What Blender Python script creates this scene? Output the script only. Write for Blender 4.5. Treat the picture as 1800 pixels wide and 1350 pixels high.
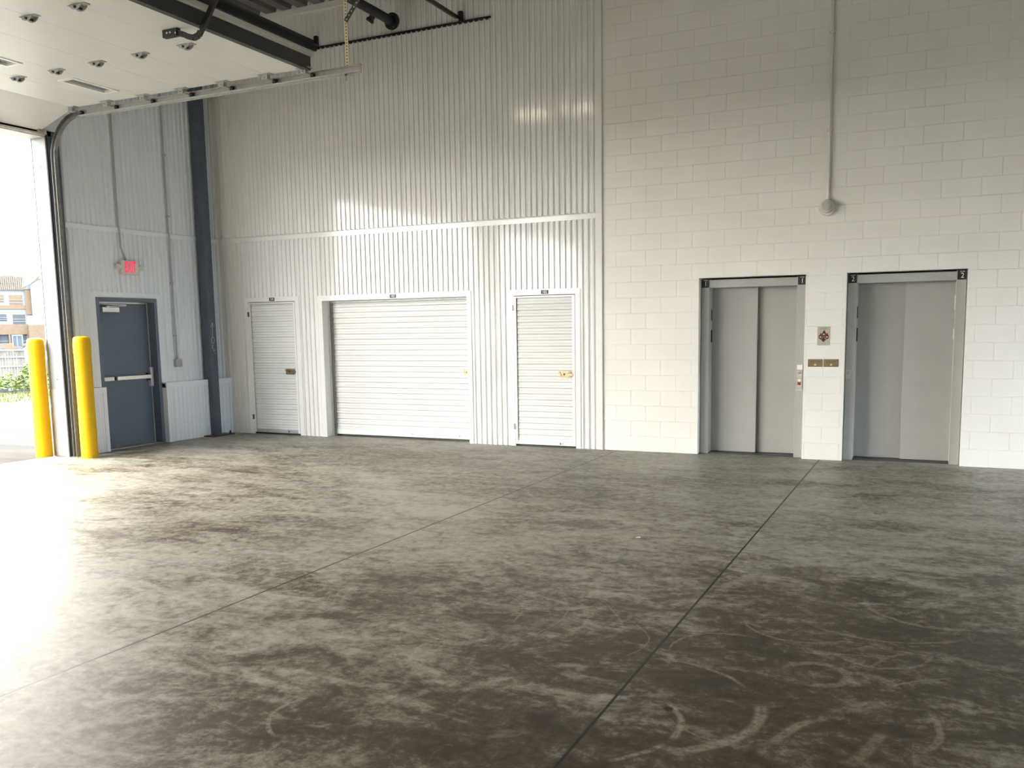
import bpy, bmesh, math, random
from mathutils import Vector, Matrix

random.seed(7)
for o in list(bpy.data.objects):
    bpy.data.objects.remove(o, do_unlink=True)
S = bpy.context.scene
C = S.collection
PI = math.pi

# ------------------------------------------------------------------ camera
cam = bpy.data.cameras.new('camera')
cam.sensor_width = 36.0
cam.lens = 31.031
cam.shift_x = -0.01688
cam.shift_y = 0.05223
cam.clip_end = 600
co = bpy.data.objects.new('camera', cam)
co.location = (3.8737, -11.2422, 1.6494)
co.rotation_euler = (1.448011, 0.013676, 0.429403)
C.objects.link(co)
S.camera = co

# ------------------------------------------------------------------ sky, exposure
SKY = 21.0
w = bpy.data.worlds.new('sky')
S.world = w
w.use_nodes = True
wn = w.node_tree.nodes
wl = w.node_tree.links
wn.clear()
wo = wn.new('ShaderNodeOutputWorld')
bg = wn.new('ShaderNodeBackground')
tc = wn.new('ShaderNodeTexCoord')
sx = wn.new('ShaderNodeSeparateXYZ')
rp = wn.new('ShaderNodeValToRGB')
# bright milky cloud towards the vehicle openings, bluer sky on the other side
rp.color_ramp.elements[0].position = 0.25
rp.color_ramp.elements[0].color = (1.0, 0.965, 0.90, 1)
rp.color_ramp.elements[1].position = 0.75
rp.color_ramp.elements[1].color = (0.74, 0.86, 1.0, 1)
wl.new(tc.outputs['Generated'], sx.inputs[0])
ma = wn.new('ShaderNodeMath')
ma.operation = 'MULTIPLY_ADD'
ma.inputs[1].default_value = 0.5
ma.inputs[2].default_value = 0.5
wl.new(sx.outputs['X'], ma.inputs[0])
wl.new(ma.outputs[0], rp.inputs[0])
wl.new(rp.outputs[0], bg.inputs['Color'])
bg.inputs['Strength'].default_value = SKY
wl.new(bg.outputs[0], wo.inputs[0])

S.view_settings.view_transform = 'Standard'
S.view_settings.look = 'None'
S.view_settings.exposure = 0.0
S.view_settings.gamma = 1.0
S.view_settings.use_curve_mapping = False
S.cycles.use_denoising = True
S.cycles.max_bounces = 10
S.cycles.diffuse_bounces = 7
S.cycles.glossy_bounces = 4
S.cycles.sample_clamp_indirect = 12.0
S.cycles.caustics_reflective = False
S.cycles.caustics_refractive = False


# ------------------------------------------------------------------ materials
def srgb(r, g, b):
    f = lambda c: (c / 255 / 12.92) if c / 255 <= 0.04045 else ((c / 255 + 0.055) / 1.055) ** 2.4
    return (f(r), f(g), f(b), 1.0)


class NT:
    def __init__(self, name):
        self.m = bpy.data.materials.new(name)
        self.m.use_nodes = True
        self.n = self.m.node_tree.nodes
        self.l = self.m.node_tree.links
        self.b = self.n['Principled BSDF']

    def new(self, t, **kw):
        x = self.n.new(t)
        for k, v in kw.items():
            setattr(x, k, v)
        return x

    def link(self, a, b):
        self.l.new(a, b)

    def math(self, op, a, b=None, c=None, clamp=False):
        x = self.new('ShaderNodeMath', operation=op)
        x.use_clamp = clamp
        for i, v in enumerate((a, b, c)):
            if v is None:
                continue
            if isinstance(v, (int, float)):
                x.inputs[i].default_value = v
            else:
                self.link(v, x.inputs[i])
        return x.outputs[0]

    def noise(self, vec, scale, detail=4, rough=0.55, dist=0.0):
        x = self.new('ShaderNodeTexNoise')
        x.inputs['Scale'].default_value = scale
        x.inputs['Detail'].default_value = detail
        x.inputs['Roughness'].default_value = rough
        x.inputs['Distortion'].default_value = dist
        if vec is not None:
            self.link(vec, x.inputs['Vector'])
        return x.outputs['Fac']

    def ramp(self, fac, stops):
        x = self.new('ShaderNodeValToRGB')
        e = x.color_ramp.elements
        while len(e) < len(stops):
            e.new(0.5)
        for i, (p, c) in enumerate(stops):
            e[i].position = p
            e[i].color = c if len(c) == 4 else (*c, 1)
        self.link(fac, x.inputs[0])
        return x.outputs[0]

    def smooth(self, v, a, b, lo=0.0, hi=1.0):
        x = self.new('ShaderNodeMapRange', interpolation_type='SMOOTHSTEP')
        self.link(v, x.inputs[0])
        for i, q in enumerate((a, b, lo, hi)):
            x.inputs[i + 1].default_value = q
        return x.outputs[0]

    def mix(self, fac, a, b, mode='MIX'):
        x = self.new('ShaderNodeMix', data_type='RGBA', blend_type=mode)
        if isinstance(fac, (int, float)):
            x.inputs[0].default_value = fac
        else:
            self.link(fac, x.inputs[0])
        for i, v in ((6, a), (7, b)):
            if isinstance(v, tuple):
                x.inputs[i].default_value = v
            else:
                self.link(v, x.inputs[i])
        return x.outputs[2]

    def pos(self):
        return self.new('ShaderNodeNewGeometry').outputs['Position']

    def bump(self, h, strength=0.3, dist=0.01):
        x = self.new('ShaderNodeBump')
        x.inputs['Strength'].default_value = strength
        x.inputs['Distance'].default_value = dist
        self.link(h, x.inputs['Height'])
        self.link(x.outputs[0], self.b.inputs['Normal'])


def mat(name, col, rough=0.5, metal=0.0, spec=0.5, var=0.06, scale=6.0, bump=0.0, bscale=60.0, emit=None, estr=0.0):
    t = NT(name)
    t.b.inputs['Roughness'].default_value = rough
    t.b.inputs['Metallic'].default_value = metal
    t.b.inputs['Specular IOR Level'].default_value = spec
    n = t.noise(t.pos(), scale)
    d = tuple(max(0, c * (1 - var)) for c in col[:3]) + (1,)
    u = tuple(min(1, c * (1 + var)) for c in col[:3]) + (1,)
    t.link(t.ramp(n, [(0.3, d), (0.7, u)]), t.b.inputs['Base Color'])
    if bump:
        t.bump(t.noise(t.pos(), bscale, 3), bump, 0.004)
    if emit:
        t.b.inputs['Emission Color'].default_value = emit
        t.b.inputs['Emission Strength'].default_value = estr
    return t.m


M = {}
M['panel'] = mat('white_painted_steel', (0.79, 0.79, 0.78, 1), 0.10, var=0.015, scale=1.5, bump=0.05, bscale=5)
M['trim'] = mat('white_trim_steel', (0.79, 0.79, 0.775, 1), 0.16, var=0.015, bump=0.06, bscale=5)
M['panel_left'] = mat('white_steel_blue_light', (0.78, 0.84, 0.91, 1), 0.16, var=0.015, scale=1.5, bump=0.05, bscale=5)  # white sheet with the bluish light on the left wall tinted into its colour
M['curtain'] = mat('white_curtain_steel', (0.69, 0.69, 0.68, 1), 0.36, spec=0.35, var=0.015)
M['door_panel'] = mat('white_insulated_panel', (0.68, 0.675, 0.65, 1), 0.42, var=0.02, scale=2, bump=0.06, bscale=90)
M['blue'] = mat('slate_blue_paint', srgb(92, 107, 126), 0.42, var=0.04, scale=3, bump=0.03)
M['column'] = mat('dark_primer', srgb(78, 88, 102), 0.55, var=0.15, scale=5, bump=0.05)
M['chalk'] = mat('white_chalk', (0.75, 0.76, 0.76, 1), 0.9)
M['galv'] = mat('galvanised_steel', (0.40, 0.40, 0.39, 1), 0.45, metal=0.45, var=0.15, scale=25)
M['track'] = mat('dark_galvanised_track', (0.22, 0.22, 0.215, 1), 0.5, metal=0.4, var=0.2, scale=20)  # curve and vertical run of the track, darker than the horizontal run
M['rail'] = mat('pale_galvanised_rail', (0.50, 0.49, 0.455, 1), 0.42, metal=0.2, var=0.1, scale=20)
M['conduit'] = mat('grey_conduit', (0.40, 0.42, 0.44, 1), 0.4, metal=0.2, var=0.05)
M['jamb'] = mat('pale_grey_jamb_steel', (0.27, 0.28, 0.285, 1), 0.5, spec=0.25, var=0.04)
M['curb'] = mat('pale_curb_concrete', (0.33, 0.315, 0.29, 1), 0.9, spec=0.2, var=0.06, scale=8)
M['steel'] = mat('brushed_steel', (0.72, 0.72, 0.70, 1), 0.32, metal=0.6, var=0.05, scale=20)
M['black'] = mat('black_steel', (0.012, 0.012, 0.013, 1), 0.5, var=0.2)
M['dark'] = mat('dark_grey_steel', (0.05, 0.05, 0.052, 1), 0.5, var=0.2)
M['deck'] = mat('grey_roof_deck', (0.14, 0.14, 0.14, 1), 0.5, var=0.15, scale=3)
M['elev'] = mat('grey_elevator_paint', srgb(168, 168, 164), 0.45, var=0.03, scale=4, bump=0.02)
M['plate_black'] = mat('black_plate', (0.012, 0.012, 0.014, 1), 0.5)
M['white'] = mat('white_plastic', (0.82, 0.82, 0.80, 1), 0.4)
M['ivory'] = mat('ivory_painted', (0.66, 0.645, 0.60, 1), 0.42, var=0.02)
M['beige'] = mat('beige_fixture', (0.52, 0.49, 0.42, 1), 0.4)
M['brass'] = mat('dull_brass', (0.27, 0.20, 0.11, 1), 0.42, metal=0.6, var=0.12, scale=40)
M['bronze'] = mat('dark_bronze', (0.16, 0.115, 0.06, 1), 0.4, metal=0.7, var=0.2, scale=60)
M['gold'] = mat('bright_brass', (0.52, 0.42, 0.24, 1), 0.4, metal=0.5, var=0.15, scale=60)
M['yellow'] = mat('yellow_bollard_sleeve', (0.66, 0.40, 0.001, 1), 0.5, spec=0.25, var=0.03)
M['red'] = mat('red_light', (0.6, 0.02, 0.06, 1), 0.5, emit=(1.0, 0.02, 0.12, 1), estr=0.95)
M['led'] = mat('red_indicator', (0.7, 0.05, 0.03, 1), 0.4)
M['poster'] = mat('grey_sign_board', (0.46, 0.43, 0.37, 1), 0.5, var=0.03)
M['ink'] = mat('dark_brown_ink', (0.045, 0.03, 0.022, 1), 0.6)
M['poster_red'] = mat('red_ink', (0.55, 0.075, 0.04, 1), 0.6)
M['lens'] = mat('clear_lens', (0.55, 0.55, 0.53, 1), 0.15)
M['concrete'] = mat('pale_concrete', (0.50, 0.48, 0.44, 1), 0.85, var=0.1, scale=6, bump=0.2)
M['lamp'] = mat('lamp_diffuser', (0.9, 0.88, 0.8, 1), 0.4, emit=(1.0, 0.86, 0.62, 1), estr=30.0)
M['rubber'] = mat('black_rubber', (0.02, 0.02, 0.02, 1), 0.8)
M['wood'] = mat('pale_timber', (0.062, 0.044, 0.024, 1), 0.8, var=0.15)
M['osb'] = mat('orange_sheathing', (0.088, 0.058, 0.033, 1), 0.9, var=0.12, scale=2)
M['wrap'] = mat('white_house_wrap', (0.10, 0.10, 0.10, 1), 0.8, var=0.05)
M['unlit'] = mat('dark_interior', (0.02, 0.022, 0.024, 1), 0.7, var=0.3, scale=1)
M['machine'] = mat('orange_machine_paint', (0.085, 0.05, 0.015, 1), 0.5)
M['carwhite'] = mat('white_car_paint', (0.10, 0.10, 0.10, 1), 0.5)
M['tyre'] = mat('tyre_grey', (0.05, 0.05, 0.05, 1), 0.8)
M['cabglass'] = mat('blue_cab_glass', (0.02, 0.03, 0.04, 1), 0.4)
M['silt'] = mat('black_silt_fabric', (0.012, 0.014, 0.018, 1), 0.8, var=0.2)
M['reed'] = mat('pale_straw', (0.085, 0.076, 0.058, 1), 0.9, var=0.25, scale=4)
M['paper'] = mat('white_paper', (0.8, 0.8, 0.78, 1), 0.8)

# glass of the windows in the overhead door
t = NT('tinted_acrylic')
t.b.inputs['Base Color'].default_value = (0.75, 0.8, 0.85, 1)
t.b.inputs['Roughness'].default_value = 0.08
t.b.inputs['Transmission Weight'].default_value = 0.85
M['acrylic'] = t.m

# leaves, grass, asphalt
t = NT('shrub_leaves')
t.link(t.ramp(t.noise(t.pos(), 6, 3), [(0.35, (0.045, 0.068, 0.010)), (0.65, (0.11, 0.14, 0.026))]), t.b.inputs['Base Color'])
t.b.inputs['Roughness'].default_value = 0.7
M['leaf'] = t.m
t = NT('verge_grass')
t.link(t.ramp(t.noise(t.pos(), 3, 6, 0.7), [(0.35, (0.058, 0.066, 0.009)), (0.65, (0.068, 0.070, 0.012))]), t.b.inputs['Base Color'])
t.b.inputs['Roughness'].default_value = 0.9
M['grass'] = t.m
t = NT('asphalt')
mp = t.new('ShaderNodeMapping')
mp.inputs['Scale'].default_value = (0.5, 2.5, 1)
t.link(t.pos(), mp.inputs[0])
t.link(t.ramp(t.noise(mp.outputs[0], 1.2, 7, 0.65), [(0.3, (0.056, 0.053, 0.049)), (0.7, (0.082, 0.078, 0.073))]), t.b.inputs['Base Color'])
t.b.inputs['Specular IOR Level'].default_value = 0.0
t.b.inputs['Roughness'].default_value = 0.95
M['asphalt'] = t.m
t = NT('bare_earth')
t.link(t.ramp(t.noise(t.pos(), 0.8, 6, 0.65), [(0.3, (0.032, 0.028, 0.021)), (0.7, (0.055, 0.048, 0.036))]), t.b.inputs['Base Color'])
t.b.inputs['Roughness'].default_value = 0.95
M['earth'] = t.m

# painted concrete block
t = NT('painted_block')
sp = t.new('ShaderNodeSeparateXYZ')
t.link(t.pos(), sp.inputs[0])
cb = t.new('ShaderNodeCombineXYZ')
wob = t.noise(t.pos(), 2.2, 2)
wob2 = t.noise(t.pos(), 3.1, 2)
t.link(t.math('ADD', t.math('ADD', sp.outputs['X'], 0.2032 + 40.64), t.math('MULTIPLY', t.math('SUBTRACT', wob, 0.5), 0.012)), cb.inputs[0])
t.link(t.math('ADD', sp.outputs['Z'], t.math('MULTIPLY', t.math('SUBTRACT', wob2, 0.5), 0.006)), cb.inputs[1])
br = t.new('ShaderNodeTexBrick')
br.offset = 0.5
br.inputs['Scale'].default_value = 1.0
br.inputs['Brick Width'].default_value = 0.4064
br.inputs['Row Height'].default_value = 0.2032
br.inputs['Mortar Size'].default_value = 0.005
br.inputs['Mortar Smooth'].default_value = 0.35
t.link(cb.outputs[0], br.inputs['Vector'])
base = t.ramp(t.noise(t.pos(), 1.3, 5), [(0.3, (0.80, 0.785, 0.735)), (0.7, (0.85, 0.835, 0.79))])
t.link(base, t.b.inputs['Base Color'])
t.b.inputs['Roughness'].default_value = 0.5
t.b.inputs['Specular IOR Level'].default_value = 0.35
# bed joints are struck flush and painted over, head joints are raked
zf = t.math('FRACT', t.math('DIVIDE', sp.outputs['Z'], 0.2032))
bed = t.smooth(t.math('ABSOLUTE', t.math('SUBTRACT', zf, 0.5)), 0.44, 0.48, 1.0, 0.42)
hgt = t.math('SUBTRACT', t.math('MULTIPLY', t.noise(t.pos(), 120, 3), 0.14), t.math('MULTIPLY', br.outputs['Fac'], bed))
t.bump(hgt, 0.85, 0.008)
M['block'] = t.m

# polished slab with its sawn joints, stains and turning marks
ARCS = [(2.592, -7.873, 0.381, 0.322, 0.507, 0.020, 1.0), (2.786, -7.61, 0.473, -0.429, 0.713, 0.035, 1.0),
        (3.112, -7.709, 0.171, -1.902, 0.736, 0.006, 0.7), (3.443, -7.454, 0.504, -0.05, 0.449, 0.02, 0.8),
        (3.948, -5.707, 0.402, -2.149, 1.013, 0.022, 0.8), (2.967, -6.905, 0.288, 2.302, 1.101, 0.009, 0.9),
        (2.737, -7.619, 0.505, 1.206, 0.537, 0.014, 0.9), (3.046, -5.812, 0.346, 2.107, 1.146, 0.045, 0.6),
        (3.257, -6.293, 0.317, -1.771, 1.135, 0.014, 0.7), (1.309, -6.778, 0.684, 0.061, 0.649, 0.008, 0.8),
        (1.599, -6.813, 0.547, 0.415, 0.686, 0.009, 0.8), (3.671, -6.583, 0.24, -1.081, 1.313, 0.014, 0.8),
        (3.653, -5.868, 0.562, -1.477, 0.732, 0.014, 0.7), (4.296, -7.44, 0.676, 2.287, 0.235, 0.008, 0.9),
        (4.016, -6.869, 0.361, 2.687, 0.444, 0.012, 0.7), (3.839, -7.872, 0.493, 2.73, 0.306, 0.03, 0.9),
        (2.494, -7.821, 0.49, -0.646, 0.264, 0.016, 0.9), (4.276, -6.082, 0.532, -1.879, 0.358, 0.03, 0.7),
        (2.407, -5.906, 0.365, 2.16, 1.093, 0.03, 0.5), (1.54, -8.316, 0.241, 3.469, 0.959, 0.013, 0.9),
        (1.699, -7.278, 0.638, -2.443, 0.629, 0.02, 0.55), (1.381, -7.305, 0.347, 2.212, 1.015, 0.012, 0.6),
        (1.288, -6.855, 0.46, 0.449, 0.517, 0.009, 0.8), (2.389, -7.331, 1.366, -0.282, 0.112, 0.03, 0.7),
        (2.213, -6.955, 0.343, 0.173, 0.735, 0.007, 0.8), (1.256, -7.19, 1.189, 0.566, 0.197, 0.008, 0.8),
        (1.778, -5.897, 0.318, 2.161, 0.956, 0.02, 0.5), (3.18, -5.483, 1.274, -1.312, 0.173, 0.007, 0.8),
        (3.42, -7.02, 0.14, 0.6, 2.6, 0.03, 0.75)]
t = NT('polished_concrete')
P = t.pos()
sp = t.new('ShaderNodeSeparateXYZ')
t.link(P, sp.inputs[0])
X, Y = sp.outputs['X'], sp.outputs['Y']
mp = t.new('ShaderNodeMapping')
mp.inputs['Rotation'].default_value = (0, 0, -0.35)
mp.inputs['Scale'].default_value = (0.75, 1.35, 1)
t.link(P, mp.inputs[0])
V = mp.outputs[0]
big = t.noise(V, 0.5, 4, 0.6, 0.5)
mid = t.noise(V, 2.6, 8, 0.74, 0.8)
fine = t.noise(P, 13, 7, 0.8, 0.3)
g = t.math('ADD', t.math('ADD', t.math('MULTIPLY', big, 0.65), t.math('MULTIPLY', mid, 0.95)), t.math('MULTIPLY', fine, 0.9))
g = t.math('SUBTRACT', g, 0.68)
# trodden, dirty stretch in front of the elevators
dx = t.math('SUBTRACT', X, 3.6)
dy = t.math('SUBTRACT', Y, -7.6)
dirt = t.smooth(t.math('ADD', t.math('SQRT', t.math('ADD', t.math('MULTIPLY', dx, dx), t.math('MULTIPLY', dy, dy))), t.math('MULTIPLY', t.math('SUBTRACT', mid, 0.5), 2.2)), 0.3, 4.0, 0.25, 0.0)
g = t.math('SUBTRACT', g, dirt)
colr = t.ramp(g, [(0.22, (0.036, 0.027, 0.015)), (0.38, (0.072, 0.058, 0.036)), (0.49, (0.168, 0.150, 0.116)), (0.60, (0.265, 0.248, 0.206)), (0.76, (0.36, 0.345, 0.296))])
# bleached scuffing
scuff = t.math('MULTIPLY', t.smooth(t.noise(P, 3.0, 9, 0.8, 0.8), 0.52, 0.66), t.smooth(t.noise(P, 0.6, 2), 0.42, 0.62))
colr = t.mix(t.math('MULTIPLY', scuff, 0.45), colr, (0.30, 0.265, 0.205, 1))
# turning marks of trolleys: a worn ring segment each
grain = t.smooth(t.noise(P, 30, 5, 0.8), 0.34, 0.58)
wob = t.math('MULTIPLY', t.math('SUBTRACT', t.noise(P, 5, 3), 0.5), 0.04)
tot = None
for (cx, cy, r, a, h, wd, st) in ARCS:
    dx = t.math('SUBTRACT', X, cx)
    dy = t.math('SUBTRACT', Y, cy)
    d = t.math('SQRT', t.math('ADD', t.math('MULTIPLY', dx, dx), t.math('MULTIPLY', dy, dy)))
    e = t.math('ABSOLUTE', t.math('ADD', t.math('SUBTRACT', d, r), wob))
    band = t.smooth(e, wd * 0.35, wd * 1.1, st, 0)
    dot = t.math('DIVIDE', t.math('ADD', t.math('MULTIPLY', dx, math.cos(a)), t.math('MULTIPLY', dy, math.sin(a))), d)
    ang = t.smooth(dot, math.cos(min(h * 1.12, 3.1)), math.cos(h * 0.75))
    k = t.math('MULTIPLY', band, ang)
    tot = k if tot is None else t.math('MAXIMUM', tot, k)
marks = t.math('MULTIPLY', tot, grain)
colr = t.mix(t.math('MULTIPLY', marks, 0.68), colr, (0.34, 0.30, 0.235, 1))
# black smudge
dx = t.math('SUBTRACT', X, 2.878)
dy = t.math('SUBTRACT', Y, -7.667)
d = t.math('SQRT', t.math('ADD', t.math('MULTIPLY', dx, dx), t.math('MULTIPLY', dy, dy)))
colr = t.mix(t.smooth(t.math('ADD', d, wob), 0.016, 0.034, 0.92, 0), colr, (0.008, 0.008, 0.008, 1))
# joints
jt = None
for ax, v, wd, st in ((X, 0.02, 0.008, 1), (X, 2.625, 0.008, 1), (X, -3.45, 0.005, 0.45), (Y, -6.67, 0.0045, 0.6), (Y, -3.58, 0.006, 0.4), (X, 5.23, 0.006, 1), (Y, -9.76, 0.006, 0.6)):
    e = t.math('ABSOLUTE', t.math('SUBTRACT', ax, v))
    k = t.smooth(e, wd * 0.5, wd * 1.2, st, 0)
    jt = k if jt is None else t.math('MAXIMUM', jt, k)
colr = t.mix(jt, colr, (0.012, 0.011, 0.01, 1))
t.link(colr, t.b.inputs['Base Color'])
rg = t.math('ADD', t.math('MULTIPLY', mid, 0.36), t.math('MULTIPLY', marks, 0.2))
t.link(t.math('ADD', rg, 0.30), t.b.inputs['Roughness'])
t.b.inputs['Specular IOR Level'].default_value = 0.24
hh = t.math('SUBTRACT', t.math('ADD', t.math('MULTIPLY', mid, 0.25), t.math('MULTIPLY', fine, 0.35)), t.math('MULTIPLY', jt, 0.15))
t.bump(hh, 0.5, 0.004)
M['floor'] = t.m


# ------------------------------------------------------------------ mesh helpers
def box(bm, x0, x1, y0, y1, z0, z1, bev=0.0):
    v = [bm.verts.new(p) for p in ((x0, y0, z0), (x1, y0, z0), (x1, y1, z0), (x0, y1, z0), (x0, y0, z1), (x1, y0, z1), (x1, y1, z1), (x0, y1, z1))]
    fs = [bm.faces.new([v[i] for i in f]) for f in ((3, 2, 1, 0), (4, 5, 6, 7), (0, 1, 5, 4), (1, 2, 6, 5), (2, 3, 7, 6), (3, 0, 4, 7))]
    if bev:
        es = list({e for f in fs for e in f.edges})
        bmesh.ops.bevel(bm, geom=es, offset=bev, segments=2, affect='EDGES', profile=0.5)


def frame_of(d):
    d = d.normalized()
    a = Vector((0, 0, 1)) if abs(d.z) < 0.9 else Vector((1, 0, 0))
    u = d.cross(a).normalized()
    return u, d.cross(u).normalized()


def tube(bm, pts, r, n=12, cap=True):
    pts = [Vector(p) for p in pts]
    rings = []
    u = None
    for i, p in enumerate(pts):
        d = (pts[min(i + 1, len(pts) - 1)] - pts[max(i - 1, 0)])
        if u is None:
            u, v = frame_of(d)
        else:
            dn = d.normalized()
            u = (u - dn * u.dot(dn)).normalized()
            v = dn.cross(u)
        rr = r[i] if isinstance(r, (list, tuple)) else r
        rings.append([bm.verts.new(p + (u * math.cos(2 * PI * k / n) + v * math.sin(2 * PI * k / n)) * rr) for k in range(n)])
    for a, b in zip(rings, rings[1:]):
        for k in range(n):
            bm.faces.new((a[k], a[(k + 1) % n], b[(k + 1) % n], b[k]))
    if cap:
        bm.faces.new(rings[0][::-1])
        bm.faces.new(rings[-1])


def bar(bm, a, b, wu, wv, up=None):
    """rectangular bar from a to b"""
    a, b = Vector(a), Vector(b)
    d = (b - a).normalized()
    if up is None:
        u, v = frame_of(d)
    else:
        u = d.cross(Vector(up)).normalized()
        v = u.cross(d).normalized()
    q = []
    for p in (a, b):
        q.append([bm.verts.new(p + u * su * wu / 2 + v * sv * wv / 2) for su, sv in ((-1, -1), (1, -1), (1, 1), (-1, 1))])
    for k in range(4):
        bm.faces.new((q[0][k], q[0][(k + 1) % 4], q[1][(k + 1) % 4], q[1][k]))
    bm.faces.new(q[0][::-1])
    bm.faces.new(q[1])


def lathe(bm, prof, origin, axis, n=32):
    """prof: (radius, distance along axis)"""
    o = Vector(origin)
    ax = Vector(axis).normalized()
    u, v = frame_of(ax)
    rings = []
    for r, h in prof:
        if r < 1e-6:
            rings.append([bm.verts.new(o + ax * h)])
        else:
            rings.append([bm.verts.new(o + ax * h + (u * math.cos(2 * PI * k / n) + v * math.sin(2 * PI * k / n)) * r) for k in range(n)])
    for a, b in zip(rings, rings[1:]):
        for k in range(n):
            k2 = (k + 1) % n
            if len(a) == 1 and len(b) == 1:
                continue
            if len(a) == 1:
                bm.faces.new((a[0], b[k2], b[k]))
            elif len(b) == 1:
                bm.faces.new((a[k], a[k2], b[0]))
            else:
                bm.faces.new((a[k], a[k2], b[k2], b[k]))


def prism(bm, poly, y0, y1, f=None):
    """poly of (a, b) extruded from y0 to y1; f maps (a, y, b) to a point"""
    f = f or (lambda a, y, b: (a, y, b))
    A = [bm.verts.new(f(a, y0, b)) for a, b in poly]
    B = [bm.verts.new(f(a, y1, b)) for a, b in poly]
    n = len(poly)
    bm.faces.new(A)
    bm.faces.new(B[::-1])
    for k in range(n):
        bm.faces.new((A[k], B[k], B[(k + 1) % n], A[(k + 1) % n]))


def obj(name, bm, m, parent=None, smooth=False, kind=None, label=None, cat=None, group=None):
    bmesh.ops.recalc_face_normals(bm, faces=bm.faces)
    me = bpy.data.meshes.new(name)
    bm.to_mesh(me)
    bm.free()
    me.materials.append(M[m])
    if smooth:
        for p in me.polygons:
            p.use_smooth = True
        me.set_sharp_from_angle(angle=math.radians(38))
    o = bpy.data.objects.new(name, me)
    C.objects.link(o)
    if parent:
        o.parent = parent
        # geometry is written in world units: undo the parent's placement
        o.matrix_parent_inverse = parent.matrix_basis.inverted() if parent.parent is None else Matrix.Identity(4)
    tag(o, label, cat, group, kind)
    return o


def tag(o, label=None, cat=None, group=None, kind=None):
    for k, v in (('label', label), ('category', cat), ('group', group), ('kind', kind)):
        if v:
            o[k] = v


def thing(name, label, cat, loc, group=None, kind=None):
    o = bpy.data.objects.new(name, None)
    o.empty_display_size = 0.2
    o.location = loc
    C.objects.link(o)
    tag(o, label, cat, group, kind)
    return o


def b_(fn, *a, **k):
    bm = bmesh.new()
    fn(bm, *a, **k)
    return bm


def boxes(*bs, bev=0.0):
    bm = bmesh.new()
    for q in bs:
        box(bm, *q, bev=bev)
    return bm


def text(name, s, size, m, parent, loc, rot, ext=0.001, sx=1.0, bold=0.0):
    cu = bpy.data.curves.new(name, 'FONT')
    cu.body = s
    cu.size = size
    cu.extrude = ext
    cu.offset = bold
    cu.align_x = 'CENTER'
    cu.align_y = 'CENTER'
    tmp = bpy.data.objects.new(name + '_curve', cu)
    C.objects.link(tmp)
    dg = bpy.context.evaluated_depsgraph_get()
    me = bpy.data.meshes.new_from_object(tmp.evaluated_get(dg))
    bpy.data.objects.remove(tmp, do_unlink=True)
    mx = Matrix.Translation(loc) @ rot.to_4x4() @ Matrix.Diagonal((sx, 1, 1, 1))
    me.transform(mx)
    bm = bmesh.new()
    bm.from_mesh(me)
    return obj(name, bm, m, parent)


FACE_Y = Matrix(((1, 0, 0), (0, 0, -1), (0, 1, 0)))      # text read from -Y
FACE_X = Matrix(((0, 0, 1), (1, 0, 0), (0, 1, 0)))       # text read from +X

PITCH = 0.0831


def corr_profile(s0, s1, phase, depth):
    """points (s, out) of the ribbed sheet between s0 and s1"""
    pts = []
    k0 = int(math.floor((s0 - phase) / PITCH)) - 1
    k1 = int(math.ceil((s1 - phase) / PITCH)) + 1
    raw = []
    for k in range(k0, k1 + 1):
        b = phase + k * PITCH
        raw += [(b + 0.000, 0.0), (b + 0.010, depth * 0.82), (b + 0.014, depth), (b + 0.043, depth), (b + 0.047, depth * 0.82), (b + 0.057, 0.0)]
        if k % 6 == 0:          # side lap of two sheets
            raw += [(b + 0.066, 0.0), (b + 0.067, 0.0045), (b + 0.0755, 0.0045), (b + 0.0765, 0.0)]
    for (a, da), (c, dc) in zip(raw, raw[1:]):
        if c <= s0 or a >= s1:
            continue
        if a < s0:
            da = da + (dc - da) * (s0 - a) / (c - a)
            a = s0
        if not pts:
            pts.append((a, da))
        if c > s1:
            dc = da + (dc - da) * (s1 - a) / (c - a)
            c = s1
        pts.append((c, dc))
    return pts


def corr_sheet(bm, s0, s1, z0, z1, f, phase=0.0, depth=0.017):
    pts = corr_profile(s0, s1, phase, depth)
    lo = [bm.verts.new(f(s, d, z0)) for s, d in pts]
    hi = [bm.verts.new(f(s, d, z1)) for s, d in pts]
    for k in range(len(pts) - 1):
        bm.faces.new((lo[k], lo[k + 1], hi[k + 1], hi[k]))


# ================================================================== SETTING
XL = -6.83      # inner face of the left wall
ZR = 6.46       # underside of the roof deck
XR = 9.0
YF = -18.0
OY0, OY1 = -3.0, -9.2     # the vehicle opening in the left wall
OZ = 4.25
PY0, PY1 = -10.4, -16.5   # a second vehicle opening, nearer than the picture shows
QY0, QY1 = -1.0, -3.2      # unseen doorway added in the opposite wall to light the left wall

obj('floor', boxes((-7.08, XR, YF, 0.5, -0.25, 0.0)), 'floor', kind='structure', label='grey polished concrete slab with stains and curved wheel marks', cat='floor')

# roof deck: ribs run towards the back wall
bm = bmesh.new()
x = -7.1
pts = []
while x < XR + 0.2:
    pts += [(x, 0.0), (x + 0.16, 0.0), (x + 0.19, 0.075), (x + 0.27, 0.075), (x + 0.30, 0.0)]
    x += 0.30
A = [bm.verts.new((a, YF - 0.1, ZR + d)) for a, d in pts]
B = [bm.verts.new((a, 0.5, ZR + d)) for a, d in pts]
for k in range(len(pts) - 1):
    if pts[k + 1][0] - pts[k][0] > 1e-5:
        bm.faces.new((A[k], A[k + 1], B[k + 1], B[k]))
box(bm, -7.2, XR + 0.2, YF - 0.2, 0.6, ZR + 0.085, ZR + 0.2)
obj('ceiling', bm, 'deck', kind='structure', label='dark ribbed metal roof deck', cat='ceiling')

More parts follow.
